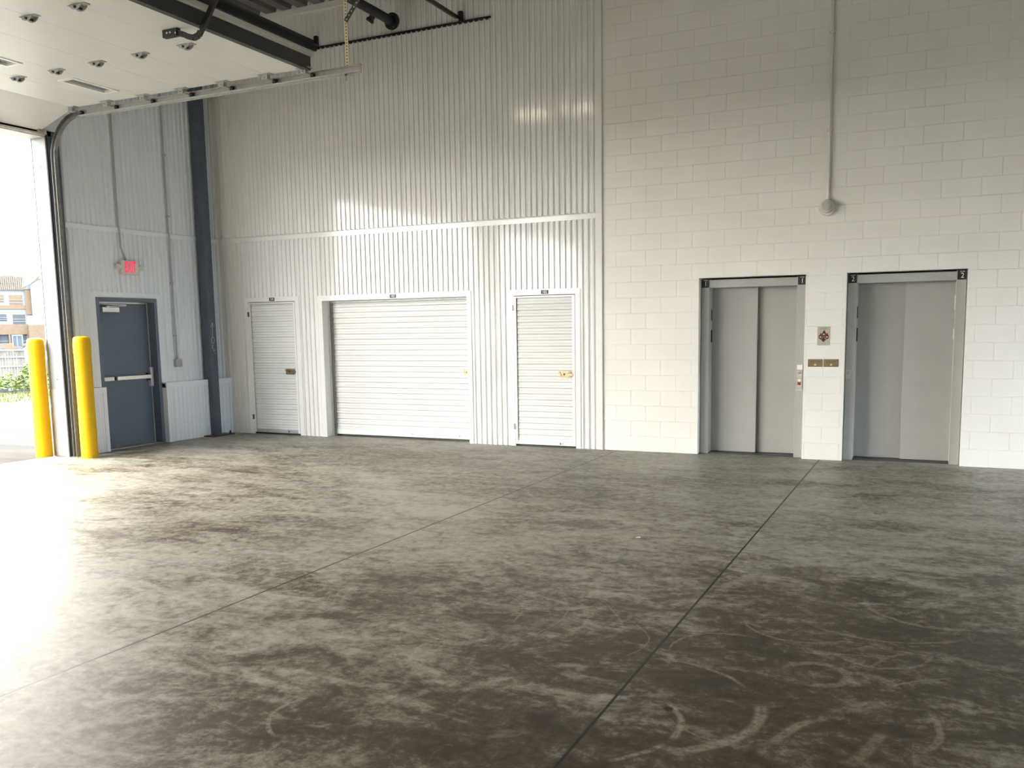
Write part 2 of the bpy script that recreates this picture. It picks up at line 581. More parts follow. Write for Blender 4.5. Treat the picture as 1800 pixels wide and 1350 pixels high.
# back wall, ribbed white sheet with three unit openings
fb = lambda s, d, z: (s, -d, z)
PH = -0.299 - 0.052
DOORS = [(-6.25, -5.30, 2.14), (-4.785, -2.235, 2.12), (-1.50, -0.575, 2.11)]
bm = bmesh.new()
edges = [XL] + [v for d in DOORS for v in d[:2]] + [-0.27]
for i in range(0, len(edges), 2):
    corr_sheet(bm, edges[i], edges[i + 1], 0.0, 3.12, fb, PH)
for a, b, zt in DOORS:
    corr_sheet(bm, a, b, zt, 3.12, fb, PH)
corr_sheet(bm, XL, -0.27, 3.12, ZR + 0.08, fb, PH)
obj('wall_back', bm, 'panel', kind='structure', label='white ribbed metal back wall around the roll up doors', cat='wall')
obj('wall_core', boxes((-7.1, XR, 0.42, 0.55, 0, ZR + 0.1)), 'panel', kind='structure')

# painted block wall with two lift openings
E1 = (1.105, 2.412)
E2 = (2.88, 4.172)
EZ = 2.255
bm = boxes((-0.19, E1[0], 0, 0.25, 0, ZR + 0.08), (E1[1], E2[0], 0, 0.25, 0, ZR + 0.08), (E2[1], XR, 0, 0.25, 0, ZR + 0.08),
           (E1[0], E1[1], 0, 0.25, EZ, ZR + 0.08), (E2[0], E2[1], 0, 0.25, EZ, ZR + 0.08))
obj('wall_block', bm, 'block', kind='structure', label='white painted concrete block wall around the two elevators', cat='wall')

# left wall: ribbed sheet up to the vehicle opening, with the exit door opening
fl = lambda s, d, z: (XL + d, s, z)
EY0, EY1, EZT = -2.44, -1.37, 2.17
PHL = -0.06
bm = bmesh.new()
corr_sheet(bm, -2.82, EY0, 0.86, 3.09, fl, PHL, 0.019)
corr_sheet(bm, EY0, EY1, EZT, 3.09, fl, PHL, 0.019)
corr_sheet(bm, EY1, 0.0, 0.86, 3.09, fl, PHL, 0.019)
corr_sheet(bm, -2.82, 0.0, 3.09, ZR + 0.08, fl, PHL, 0.019)
# body of the wall behind the sheet, header over the opening and the far stretch
for q in ((-7.1, XL - 0.002, OY0 + 0.004, EY0, 0.0, ZR + 0.08), (-7.1, XL - 0.002, EY1, 0.42, 0.0, ZR + 0.08), (-7.1, XL - 0.002, EY0, EY1, EZT, ZR + 0.08),
          (-7.1, XL - 0.002, OY1, OY0 + 0.004, OZ, ZR + 0.08), (-7.1, XL - 0.002, PY0, OY1, 0.0, ZR + 0.08), (-7.1, XL - 0.002, PY1, PY0, OZ, ZR + 0.08), (-7.1, XL - 0.002, YF, PY1, 0.0, ZR + 0.08)):
    box(bm, *q)
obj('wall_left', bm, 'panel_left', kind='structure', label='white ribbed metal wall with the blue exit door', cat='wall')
obj('wall_right', boxes((XR, XR + 0.2, QY0, 0.5, 0, ZR + 0.1), (XR, XR + 0.2, QY1, QY0, 2.4, ZR + 0.1), (XR, XR + 0.2, YF, QY1, 0, ZR + 0.1)), 'block', kind='structure')
obj('wall_front', boxes((-7.1, XR, YF - 0.2, YF, 0, ZR + 0.1)), 'panel', kind='structure')

# trims
obj('trim_1', boxes((-0.277, -0.19, -0.024, 0.0, 0.0, ZR + 0.08), bev=0.003), 'trim', kind='structure', label='flat white corner strip between ribbed metal and block wall', cat='trim')


def flashing(bm, s0, s1, f):
    prof = [(0.0, 3.082), (0.021, 3.082), (0.023, 3.145), (0.0285, 3.149), (0.0285, 3.155), (0.006, 3.172), (0.0, 3.172)]
    a = [bm.verts.new(f(s0, d, z)) for d, z in prof]
    b = [bm.verts.new(f(s1, d, z)) for d, z in prof]
    for k in range(len(prof)):
        k2 = (k + 1) % len(prof)
        bm.faces.new((a[k], b[k], b[k2], a[k2]))
    bm.faces.new(a)
    bm.faces.new(b[::-1])


obj('trim_2', b_(flashing, XL + 0.02, -0.21, fb), 'trim', kind='structure', label='white horizontal flashing strip across the ribbed back wall', cat='trim')
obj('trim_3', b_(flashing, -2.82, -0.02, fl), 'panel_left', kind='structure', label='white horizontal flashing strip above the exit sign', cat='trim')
obj('trim_4', boxes((XL, XL + 0.022, -0.075, 0.0, 0.9, ZR), (XL, XL + 0.075, -0.022, 0.0, 0.9, ZR)), 'trim', kind='structure', label='white inside corner strip of the ribbed walls', cat='trim')


# wainscot: a thicker ribbed dado with a flat cap and end strips
XW = XL + 0.10
fw = lambda s, d, z: (XW + d, s, z)


def wainscot(y0, y1):
    bm = bmesh.new()
    corr_sheet(bm, y0 + 0.03, y1 - 0.03, 0.0, 0.90, fw, y0 + 0.06, 0.012)
    box(bm, XL, XW - 0.001, y0, y1, 0.0, 0.90)
    box(bm, XL, XW + 0.020, y0, y1, 0.835, 0.912)
    box(bm, XW - 0.002, XW + 0.018, y0, y0 + 0.055, 0.0, 0.835)
    box(bm, XW - 0.002, XW + 0.018, y1 - 0.055, y1, 0.0, 0.835)
    return bm


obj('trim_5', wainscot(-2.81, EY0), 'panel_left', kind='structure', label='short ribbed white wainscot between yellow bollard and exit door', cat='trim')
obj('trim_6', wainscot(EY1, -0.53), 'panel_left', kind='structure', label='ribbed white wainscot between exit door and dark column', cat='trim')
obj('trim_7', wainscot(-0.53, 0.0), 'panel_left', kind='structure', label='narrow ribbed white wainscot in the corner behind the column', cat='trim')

# jamb of the vehicle opening
jm = thing('trim_8', 'white metal jamb on a pale concrete curb beside the vehicle opening', 'trim', (-6.96, OY0, 0), kind='structure')
obj('jamb_cover', boxes((-7.115, -6.825, OY0 - 0.012, OY0 + 0.004, 0.915, OZ), (-7.115, -7.09, OY0 - 0.018, OY0, 0.915, OZ), bev=0.002), 'jamb', jm)
bm = bmesh.new()
for z in (1.05, 1.9, 2.9, 3.85):
    lathe(bm, [(0.008, 0), (0.008, 0.004), (0, 0.005)], (-6.95, OY0 - 0.012, z), (0, -1, 0), 10)
obj('screw', bm, 'dark', jm)
obj('curb', boxes((-7.12, -6.82, OY0 - 0.02, OY0 + 0.004, 0.0, 0.915), bev=0.004), 'curb', jm)
obj('trim_9', boxes((-7.12, -6.835, OY1, OY0 - 0.02, OZ - 0.03, OZ), (-6.85, -6.80, OY1, OY0 + 0.1, OZ - 0.015, OZ + 0.05)), 'ivory', kind='structure', label='cream metal strip under the head of the vehicle opening', cat='trim')

def casing(bm, a0, a1, i0, i1, zo, zi, y0=-0.026, y1=0.0, f=None, zb=0.0):
    """mitred casing: outer a0..a1, inner i0..i1"""
    f = f or (lambda a, y, b: (a, y, b))
    prism(bm, [(a0, zb), (i0, zb), (i0, zi), (a0, zo)], y0, y1, f)
    prism(bm, [(i1, zb), (a1, zb), (a1, zo), (i1, zi)], y0, y1, f)
    prism(bm, [(a0, zo), (i0, zi), (i1, zi), (a1, zo)], y0 - 0.0006, y1, f)


# ================================================================== EXIT DOOR
XD = -6.945
d1 = thing('door_1', 'slate blue exit door with a steel push bar and closer', 'door', (XD, -1.9, 0), kind='structure')
bm = bmesh.new()
casing(bm, EY0 - 0.075, EY1 + 0.07, EY0, EY1, EZT + 0.075, EZT, 0.0, 0.026, lambda a, y, b: (XL + y, a, b), 0.913)
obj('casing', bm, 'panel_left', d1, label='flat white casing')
bm = boxes((-7.09, XL + 0.032, EY0, EY0 + 0.055, 0, EZT), (-7.09, XL + 0.032, EY1 - 0.055, EY1, 0, EZT), (-7.09, XL + 0.032, EY0 + 0.055, EY1 - 0.055, EZT - 0.06, EZT), bev=0.004)
box(bm, -7.09, XD - 0.045, EY0 + 0.055, EY0 + 0.075, 0, EZT - 0.06)
box(bm, -7.09, XD - 0.045, EY1 - 0.075, EY1 - 0.055, 0, EZT - 0.06)
obj('frame', bm, 'blue', d1)
LY0, LY1 = EY0 + 0.058, EY1 - 0.058
obj('door_leaf', boxes((XD - 0.044, XD, LY0, LY1, 0.012, EZT - 0.066), bev=0.002), 'blue', d1)
obj('weather_strip', boxes((XD - 0.01, XD + 0.006, LY1 - 0.016, LY1 + 0.002, 0.012, EZT - 0.066), (XD - 0.01, XD + 0.006, LY0, LY1, EZT - 0.078, EZT - 0.064)), 'steel', d1, label='pale steel edge strip')
obj('threshold', boxes((-7.08, XL + 0.02, EY0 + 0.055, EY1 - 0.055, 0.0, 0.011)), 'galv', d1)
# push bar
pb = obj('push_bar', boxes((XD + 0.045, XD + 0.085, LY0 + 0.27, LY1 - 0.06, 0.985, 1.04), (XD + 0.045, XD + 0.085, LY0 + 0.02, LY0 + 0.215, 0.985, 1.04), bev=0.005), 'steel', d1)
obj('mounting_block', boxes((XD, XD + 0.06, LY0 + 0.215, LY0 + 0.27, 0.988, 1.036)), 'black', pb)
obj('bracket', boxes((XD, XD + 0.046, LY0 + 0.03, LY0 + 0.10, 0.99, 1.035), (XD, XD + 0.05, LY1 - 0.10, LY1 - 0.055, 0.955, 1.07)), 'dark', pb)
obj('latch_case', boxes((XD, XD + 0.06, LY1 - 0.058, LY1 - 0.01, 0.86, 1.15), bev=0.004), 'steel', d1)
# closer
cl = obj('closer', boxes((XD, XD + 0.065, LY0 + 0.115, LY0 + 0.40, 1.965, 2.035), bev=0.005), 'steel', d1)
bm = bmesh.new()
bar(bm, (XD + 0.04, LY0 + 0.22, 2.045), (XD + 0.06, LY0 + 0.52, 2.06), 0.022, 0.010, (0, 0, 1))
bar(bm, (XD + 0.06, LY0 + 0.52, 2.072), (XD + 0.03, LY0 + 0.05, 2.080), 0.018, 0.008, (0, 0, 1))
lathe(bm, [(0.025, 0), (0.025, 0.02), (0, 0.02)], (XD + 0.04, LY0 + 0.22, 2.035), (0, 0, 1), 14)
obj('closer_arm', bm, 'steel', cl)

# ================================================================== EXIT SIGN, CONDUITS
sg = thing('exit_sign', 'white box exit sign with red letters and two lamp heads over blue door', 'sign', (XL, -1.855, 2.60))
xs = XL + 0.0195
obj('housing', boxes((xs, xs + 0.055, -2.01, -1.70, 2.502, 2.700), bev=0.006), 'ivory', sg)
text('letters', 'EXIT', 0.212, 'red', sg, (xs + 0.056, -1.848, 2.600), FACE_X, 0.001, 0.46, 0.005)
for y, s in ((-2.055, -1), (-1.655, 1)):
    bm = bmesh.new()
    bar(bm, (xs + 0.03, y - s * 0.05, 2.605), (xs + 0.03, y - s * 0.01, 2.605), 0.03, 0.03)
    lathe(bm, [(0.026, -0.02), (0.042, 0.0), (0.042, 0.035), (0.034, 0.042), (0.0, 0.042)], (xs + 0.03, y, 2.605), (1, -0.25, -0.15), 20)
    lh = obj('lamp_head', bm, 'ivory', sg, smooth=True)
    o = Vector((xs + 0.03, y, 2.605)) + Vector((1, -0.25, -0.15)).normalized() * 0.043
    obj('lens', b_(lathe, [(0.028, 0), (0.026, 0.004), (0, 0.006)], o, (1, -0.25, -0.15), 18), 'lens', lh, smooth=True)

bm = bmesh.new()
tube(bm, [(XL + 0.03, -1.978, ZR), (XL + 0.03, -1.975, 3.2), (XL + 0.045, -1.975, 3.12), (XL + 0.045, -1.972, 2.98), (XL + 0.035, -1.965, 2.90), (XL + 0.035, -1.93, 2.80), (XL + 0.035, -1.90, 2.75), (XL + 0.035, -1.885, 2.695)], 0.0125, 10)
obj('conduit', bm, 'conduit', smooth=True, label='thin grey conduit running down to the exit sign', cat='conduit')
cd = thing('conduit', 'grey conduit with a small junction box left of the dark column', 'conduit', (XL, -1.06, 1.2))
obj('pipe', b_(tube, [(XL + 0.034, -1.075, ZR), (XL + 0.034, -1.068, 3.2), (XL + 0.045, -1.066, 3.12), (XL + 0.045, -1.064, 3.0), (XL + 0.034, -1.06, 2.9), (XL + 0.034, -1.043, 1.245)], 0.0145, 10), 'conduit', cd, smooth=True)
obj('junction_box', boxes((XL + 0.0195, XL + 0.075, -1.105, -0.985, 1.135, 1.25), bev=0.004), 'galv', cd)
for z in (1.6, 2.4, 3.4, 4.3):
    obj('pipe_strap', boxes((XL + 0.0195, XL + 0.05, -1.085, -1.04, z, z + 0.025)), 'galv', cd)

# ================================================================== STEEL COLUMN
XC0, XC1, YC0, YC1 = -6.79, -6.63, -0.52, -0.365
cm = thing('steel_column', 'dark blue grey steel column in the corner with chalk marks', 'column', (-6.71, -0.44, 0))
obj('shaft', boxes((XC0, XC1, YC0, YC1, 0.018, ZR), bev=0.008), 'column', cm, smooth=True)
bp = obj('base_plate', boxes((-6.81, -6.52, -0.66, -0.20, 0.0, 0.018)), 'dark', cm)
bm = bmesh.new()
for px, py in ((-6.56, -0.62), (-6.56, -0.25)):
    lathe(bm, [(0.02, 0.0), (0.02, 0.02), (0.012, 0.02), (0.012, 0.05), (0, 0.05)], (px, py, 0.018), (0, 0, 1), 8)
obj('anchor_bolt', bm, 'black', bp)
xk = XC1 + 0.0012
kp = lambda l: [(xk, y, z) for y, z in l]
bm = bmesh.new()
for l in ([(-0.455, 1.585), (-0.442, 1.81)], [(-0.483, 1.735), (-0.442, 1.81), (-0.413, 1.742)],
          [(-0.447 + 0.033 * math.cos(a) , 1.532 + 0.047 * math.sin(a)) for a in [k * PI / 8 for k in range(17)]],
          [(-0.478, 1.455), (-0.452, 1.46), (-0.468, 1.425), (-0.470, 1.40), (-0.448, 1.405)], [(-0.448, 1.385), (-0.435, 1.35)], [(-0.43, 1.39), (-0.415, 1.36)], [(-0.425, 1.32), (-0.41, 1.335), (-0.418, 1.31)]):
    tube(bm, kp(l), 0.0026, 5)
obj('chalk_mark', bm, 'chalk', cm, label='white chalk arrow and figure')

# ================================================================== UNIT DOORS
def slat_curtain(bm, x0, x1, z0, z1, y, pitch=0.0829, dep=0.017):
    prof = []
    z = z0
    while z < z1 - 0.01:
        for dz, d in ((0.0, -0.008), (0.0022, -0.008), (0.0024, dep * 0.8), (0.007, dep), (0.038, dep), (0.043, dep * 0.6), (0.076, dep * 0.45), (0.0805, dep * 0.3)):
            if z + dz <= z1:
                prof.append((y - d, z + dz))
        z += pitch
    prof.append((y, z1))
    a = [bm.verts.new((x0, q, z)) for q, z in prof]
    b = [bm.verts.new((x1, q, z)) for q, z in prof]
    for k in range(len(prof) - 1):
        bm.faces.new((a[k], b[k], b[k + 1], a[k + 1]))


def number_plate(parent, s, x0, x1, z0, z1, y=-0.027):
    p = obj('number_plate', boxes((x0, x1, y - 0.004, y, z0, z1)), 'plate_black', parent, label='black number plate')
    text('digits', s, (z1 - z0) * 0.92, 'white', p, ((x0 + x1) / 2, y - 0.0045, (z0 + z1) / 2), FACE_Y, 0.0006, 1.0)


def hasp(parent, x0, x1, z0, z1, y, m):
    L, H = x1 - x0, z1 - z0
    bm = boxes((x0, x1 - L * 0.16, y - 0.006, y, z1 - H * 0.42, z1), (x0 + L * 0.08, x1 - L * 0.14, y - 0.006, y, z0, z0 + H * 0.2),
               (x0 + L * 0.06, x0 + L * 0.16, y - 0.006, y, z0, z1), (x1 - L * 0.30, x1 - L * 0.2, y - 0.006, y, z0, z1), bev=0.001)
    h = obj('latch', bm, m, parent, label='brass slide latch')
    bm = boxes((x0 + L * 0.25, x1, y - 0.017, y - 0.006, z0 + H * 0.26, z0 + H * 0.62), bev=0.003)
    obj('bolt', bm, m, h)
    obj('hasp_slot', boxes((x0 + L * 0.36, x0 + L * 0.47, y - 0.019, y - 0.004, z0 + H * 0.36, z0 + H * 0.66)), 'black', h)
    bm = bmesh.new()
    for q in (0.1, 0.62, 0.76):
        lathe(bm, [(0.006, 0), (0.006, 0.003), (0, 0.005)], (x0 + L * q, y - 0.006, z1 - H * 0.18), (0, -1, 0), 10)
    obj('rivet', bm, 'steel', h)


def swing_unit(name, label, o0, o1, zo, i0, i1, zi, s0, s1, num, plate, hx, latch_m):
    d = thing(name, label, 'door', ((o0 + o1) / 2, 0, 0), kind='structure')
    obj('casing', b_(casing, o0, o1, i0 + 0.002, i1 - 0.002, zo, zi), 'trim', d)
    g = 0.010
    bm = boxes((i0 + 0.003, s0, -0.024, 0.012, 0.028, zi - 0.010), (s1, i1 - g, -0.024, 0.012, 0.028, zi - 0.010), (s0, s1, -0.024, 0.012, zi - 0.034, zi - 0.010), bev=0.002)
    obj('door_frame', bm, 'trim', d)
    obj('curtain', b_(slat_curtain, s0 + 0.008, s1, 0.078, zi - 0.036, 0.008), 'curtain', d, label='white horizontally ribbed curtain')
    obj('backing', boxes((i0 - 0.03, i1 + 0.03, 0.03, 0.05, 0.0, zi + 0.02)), 'black', d)
    bb = obj('bottom_bar', boxes((s0, s1, -0.020, 0.010, 0.028, 0.082), bev=0.002), 'galv' if num == '104' else 'trim', d)
    xm = s0 + (s1 - s0) * 0.77
    obj('slide_stop', boxes((xm, xm + 0.012, -0.026, -0.02, 0.04, 0.07), (xm + 0.02, xm + 0.045, -0.0225, -0.02, 0.05, 0.056)), 'dark', bb)
    for z in (0.24, 1.90):
        bm = bmesh.new()
        for k in range(3):
            tube(bm, [(i0 - 0.012, -0.032, z + k * 0.027), (i0 - 0.012, -0.032, z + k * 0.027 + 0.021)], 0.008, 10)
        box(bm, i0 - 0.012, i0 + 0.012, -0.0285, -0.0255, z, z + 0.075)
        obj('hinge', bm, 'galv' if num == '102' else 'dark', d, smooth=True)
    number_plate(d, num, *plate)
    hasp(d, s1 - 0.20, s1 + 0.012, 0.976, 1.062, -0.024, latch_m)
    return d


swing_unit('door_2', 'narrow white storage door 104 nearest the corner, dark bronze latch', -6.325, -5.225, 2.205, -6.25, -5.305, 2.13, -6.215, -5.355, '104', (-5.812, -5.708, 2.141, 2.193), 0, 'bronze')
swing_unit('door_4', 'narrow white storage door 102 beside the block wall, pale brass latch', -1.585, -0.505, 2.184, -1.50, -0.575, 2.106, -1.462, -0.626, '102', (-1.075, -0.968, 2.117, 2.169), 0, 'gold')

# the wide one is a recessed roll up door
d3 = thing('door_3', 'wide white roll up storage door 103 in a deep recess', 'door', (-3.5, 0, 0), kind='structure')
a0, a1, i0, i1, zo, zi = -4.865, -2.172, -4.785, -2.240, 2.196, 2.117
obj('casing', b_(casing, a0, a1, i0, i1, zo, zi), 'trim', d3)
YR = 0.19
bm = boxes((i0 - 0.02, i0, 0.0, YR + 0.03, 0.0, zi), (i1, i1 + 0.02, 0.0, YR + 0.03, 0.0, zi), (i0 - 0.02, i1 + 0.02, 0.0, YR + 0.03, zi, zi + 0.02))
box(bm, i0, i0 + 0.03, YR - 0.075, YR - 0.07, 0.0, zi)
obj('reveal', bm, 'trim', d3)
gd = boxes((i0, i0 + 0.05, YR - 0.03, YR + 0.03, 0.0, zi), (i1 - 0.05, i1, YR - 0.03, YR + 0.03, 0.0, zi))
obj('guide_track', gd, 'galv', d3)
obj('curtain', b_(slat_curtain, i0 + 0.03, i1 - 0.03, 0.11, zi + 0.0, YR), 'curtain', d3, label='white horizontally ribbed curtain')
obj('backing', boxes((i0 - 0.02, i1 + 0.02, YR + 0.035, YR + 0.05, 0.0, zi + 0.02)), 'black', d3)
obj('header_box', boxes((i0, i1, YR - 0.06, YR - 0.02, zi - 0.035, zi), bev=0.004), 'galv', d3)
bb = obj('bottom_bar', boxes((i0 + 0.04, i1 - 0.04, YR - 0.025, YR + 0.012, 0.03, 0.115), bev=0.004), 'trim', d3)
bm = bmesh.new()
tube(bm, [(-3.48, YR - 0.026, 0.085), (-3.47, YR - 0.05, 0.08), (-3.40, YR - 0.052, 0.075), (-3.33, YR - 0.05, 0.08), (-3.32, YR - 0.026, 0.085)], 0.008, 8)
box(bm, -3.50, -3.30, YR - 0.029, YR - 0.024, 0.06, 0.10)
obj('pull_handle', bm, 'trim', bb, smooth=True)
obj('slide_stop', boxes((-2.52, -2.505, YR - 0.03, YR - 0.024, 0.055, 0.09), (-2.49, -2.465, YR - 0.027, YR - 0.024, 0.066, 0.075), (-2.43, -2.40, YR - 0.027, YR - 0.024, 0.066, 0.08)), 'galv', bb)
number_plate(d3, '103', -3.536, -3.427, 2.128, 2.180)
hasp(d3, -2.42, -2.29, 0.98, 1.068, YR - 0.014, 'gold')

# ================================================================== ELEVATORS
def elevator(name, label, x0, x1, num, front_left):
    d = thing(name, label, 'door', ((x0 + x1) / 2, 0.1, 0), kind='structure')
    yj, yd = 0.105, 0.275
    w = 0.112
    j = []
    for a, b in ((x0 + 0.008, x0 + w), (x1 - w, x1 - 0.006)):
        j.append(obj('jamb', boxes((a, b, yj, yd + 0.10, 0.0, EZ - 0.012), bev=0.004), 'elev', d))
    obj('header', boxes((x0 + w - 0.002, x1 - w + 0.002, yj + 0.006, yd + 0.10, 2.132, EZ - 0.022), bev=0.004), 'elev', d)
    xm = (x0 + x1) / 2 + 0.02
    a, b = x0 + w - 0.01, x1 - w + 0.01
    y1, y2 = (yd, yd + 0.055) if front_left else (yd + 0.055, yd)
    obj('door_panel', boxes((a, xm + (0.02 if front_left else 0.04), y1, y1 + 0.035, 0.016, 2.20), bev=0.003), 'elev', d)
    obj('door_panel', boxes((xm - (0.04 if front_left else 0.02), b, y2, y2 + 0.035, 0.016, 2.20), bev=0.003), 'elev', d)
    obj('sill', boxes((x0 + w, x1 - w, yj + 0.03, yd + 0.10, 0.0, 0.012)), 'dark', d)
    obj('hoistway_cover', boxes((x0, x1, yd + 0.12, yd + 0.13, 0.0, EZ + 0.1)), 'black', d)
    for (p, a, b) in ((j[0], x0 + 0.012, x0 + 0.012 + 0.096), (j[1], x1 - 0.006 - 0.098, x1 - 0.008)):
        q = obj('floor_plate', boxes((a, b, yj - 0.004, yj, EZ - 0.118, EZ - 0.014)), 'plate_black', p, label='black plate with a white %s' % num)
        text('digit', num, 0.082, 'white', q, ((a + b) / 2 + 0.004, yj - 0.0045, EZ - 0.073), FACE_Y, 0.0006, 0.9)
        obj('lettering', boxes(((a + b) / 2 - 0.022, (a + b) / 2 - 0.004, yj - 0.005, yj - 0.004, EZ - 0.030, EZ - 0.024), ((a + b) / 2 + 0.002, (a + b) / 2 + 0.026, yj - 0.005, yj - 0.004, EZ - 0.030, EZ - 0.024)), 'white', q)
    xi = x0 + w
    obj('sensor_edge', boxes((xi, xi + 0.012, yd - 0.06, yd - 0.03, 1.44, 1.60), (xi, xi + 0.008, yd - 0.06, yd - 0.04, 1.72, 1.86)), 'black', d)
    if not front_left:
        obj('keeper', boxes((x1 - w - 0.010, x1 - w, yd - 0.07, yd - 0.04, 1.80, 1.96), (x1 - w - 0.010, x1 - w, yd - 0.07, yd - 0.04, 1.46, 1.58)), 'steel', d)
    return d, j, yj


d5, j5, yj = elevator('door_5', 'left elevator with grey sliding doors marked 1', E1[0], E1[1], '1', True)
d6, j6, yj = elevator('door_6', 'right elevator with grey sliding doors marked 2', E2[0], E2[1], '2', False)


def call_station(parent, xa, xb, key):
    o = obj('call_station', boxes((xa, xb, yj - 0.018, yj, 0.995, 1.098), bev=0.003), 'beige', parent)
    obj('speaker_plate', boxes((xa - 0.001, xb + 0.001, yj - 0.012, yj, 1.10, 1.158), bev=0.002), 'white' if key else 'elev', parent)
    obj('call_button', b_(lathe, [(0.021, 0), (0.021, 0.006), (0.015, 0.008), (0, 0.008)], ((xa + xb) / 2 - 0.002, yj - 0.018, 1.066), (0, -1, 0), 20), 'galv', o, smooth=True)
    if key:
        k = obj('key_reader', boxes((xa, xb, yj - 0.022, yj, 0.868, 0.99), (xa - 0.012, xb + 0.008, yj - 0.012, yj, 0.836, 0.864), bev=0.003), 'beige', parent)
        obj('display', boxes((xa + 0.015, xb - 0.017, yj - 0.0235, yj - 0.022, 0.955, 0.981)), 'white', k)
        obj('keypad', boxes((xa + 0.012, xb - 0.014, yj - 0.0235, yj - 0.022, 0.91, 0.946)), 'black', k)
        obj('indicator', boxes((xa + 0.019, xa + 0.029, yj - 0.0245, yj - 0.0235, 0.914, 0.925), (xa + 0.033, xa + 0.044, yj - 0.0245, yj - 0.0235, 0.926, 0.938), (xa + 0.022, xa + 0.032, yj - 0.0245, yj - 0.0235, 0.936, 0.942)), 'led', k)


call_station(j5[1], 2.322, 2.386, True)
call_station(j6[0], 2.888, 2.952, False)

# fire notice between the elevators
ps = thing('fire_notice', 'grey notice with three dark flames between the two elevators', 'sign', (2.639, 0, 1.51))
PX, PZ = 2.6385, 1.512
obj('board', boxes((PX - 0.0745, PX + 0.0745, -0.004, 0.0, PZ - 0.112, PZ + 0.112)), 'poster', ps)


def flame(cx, cz, w, h, lean=0.0):
    pts = []
    n = 14
    for k in range(n + 1):
        u = k / n
        pts.append((w * math.sin(PI * u ** 0.72) * (1 - 0.15 * u), u))
    out = [(cx + q + lean * u * u, cz + h * u) for q, u in pts] + [(cx - q + lean * u * u, cz + h * u) for q, u in pts[::-1]][1:-1]
    return out


for cx, cz, wd, h, ln in ((PX, PZ - 0.01, 0.023, 0.082, 0.006), (PX - 0.037, PZ - 0.040, 0.022, 0.076, 0.004), (PX + 0.037, PZ - 0.040, 0.022, 0.076, -0.001)):
    bm = bmesh.new()
    prism(bm, flame(cx, cz - 0.003, wd + 0.004, h + 0.008, ln), -0.0046, -0.004)
    fr = obj('flame_outline', bm, 'poster_red', ps)
    bm = bmesh.new()
    prism(bm, flame(cx, cz, wd, h, ln), -0.0052, -0.0046)
    obj('flame', bm, 'ink', fr)
    obj('pictogram', b_(lathe, [(0.0105, 0), (0.0105, 0.0006), (0, 0.0006)], (cx, -0.0052, cz + h * 0.36), (0, -1, 0), 18), 'poster', fr)
bm = bmesh.new()
prism(bm, [(PX - 0.005, PZ - 0.075), (PX + 0.008, PZ - 0.062), (PX + 0.030, PZ - 0.045), (PX + 0.012, PZ - 0.030), (PX + 0.010, PZ - 0.01), (PX - 0.010, PZ - 0.01), (PX - 0.013, PZ - 0.03), (PX - 0.034, PZ - 0.043), (PX - 0.012, PZ - 0.064)], -0.0044, -0.004)
obj('stem', bm, 'ink', ps)
for a, b, z in ((-0.036, -0.008, 0.0935), (-0.004, 0.034, 0.0935), (-0.044, -0.018, 0.0805), (-0.014, 0.012, 0.0805), (0.016, 0.038, 0.0805), (-0.032, 0.026, -0.0985)):
    obj('print_line', boxes((PX + a, PX + b, -0.0046, -0.004, PZ + z, PZ + z + 0.0024)), 'ink', ps)

for x0, lab in ((2.462, 'left of two small brass plates under the fire notice'), (2.646, 'right of two small brass plates under the fire notice')):
    bp = thing('brass_plate', lab, 'plate', (x0 + 0.086, 0, 1.186), group='brass plates between the elevators')
    obj('plate', boxes((x0, x0 + 0.172, -0.004, 0.0, 1.139, 1.233), bev=0.001), 'brass', bp)
    for a, b, z in ((0.025, 0.075, 1.199), (0.08, 0.14, 1.199), (0.04, 0.048, 1.188)):
        obj('print_line', boxes((x0 + a, x0 + b, -0.0046, -0.004, z, z + 0.004)), 'ink', bp)
    obj('key_switch', b_(lathe, [(0.012, 0), (0.012, 0.008), (0.007, 0.012), (0, 0.012)], (x0 + 0.086, -0.004, 1.165), (0, -1, 0), 16), 'steel', bp, smooth=True)

# alarm device and its conduit on the block wall
al = thing('alarm_horn', 'white round alarm device high on the block wall below a conduit', 'alarm', (2.645, 0, 3.03))
obj('back_box', b_(lathe, [(0.098, 0), (0.098, 0.03), (0.090, 0.042), (0.0, 0.042)], (2.645, 0, 3.025), (0, -1, 0), 40), 'ivory', al, smooth=True)
obj('dome', b_(lathe, [(0.078, 0.04), (0.078, 0.075), (0.072, 0.088), (0.058, 0.092), (0.056, 0.084), (0.050, 0.084), (0.048, 0.108), (0.044, 0.112), (0.040, 0.104), (0.031, 0.104), (0.029, 0.114), (0.023, 0.116), (0.020, 0.108), (0.012, 0.108), (0.008, 0.117), (0, 0.118)], (2.645, 0, 3.035), (0, -1, 0), 40), 'ivory', al, smooth=True)
pc = thing('conduit', 'white painted conduit rising above the alarm on the block wall', 'conduit', (2.645, 0, 3.12))
obj('pipe', b_(tube, [(2.648, -0.020, 3.11), (2.648, -0.020, ZR)], 0.017, 12), 'ivory', pc, smooth=True)
bm = bmesh.new()
tube(bm, [(2.648, -0.023, 3.10), (2.648, -0.023, 3.16)], 0.022, 12)
obj('fitting', bm, 'ivory', pc, smooth=True)
for z in (3.9, 5.0):
    obj('pipe_clamp', boxes((2.615, 2.681, -0.038, 0.0, z, z + 0.02)), 'ivory', pc)

# ================================================================== OVERHEAD DOOR
DZ = 4.50
seams = [-6.15, -5.53, -4.91, -4.285, -3.66, -3.03, -2.50]
Y0, Y1 = -3.09, -9.14
od = thing('overhead_door', 'white sectional garage door raised flat below the roof', 'overhead door', (-4.3, -6.1, DZ))


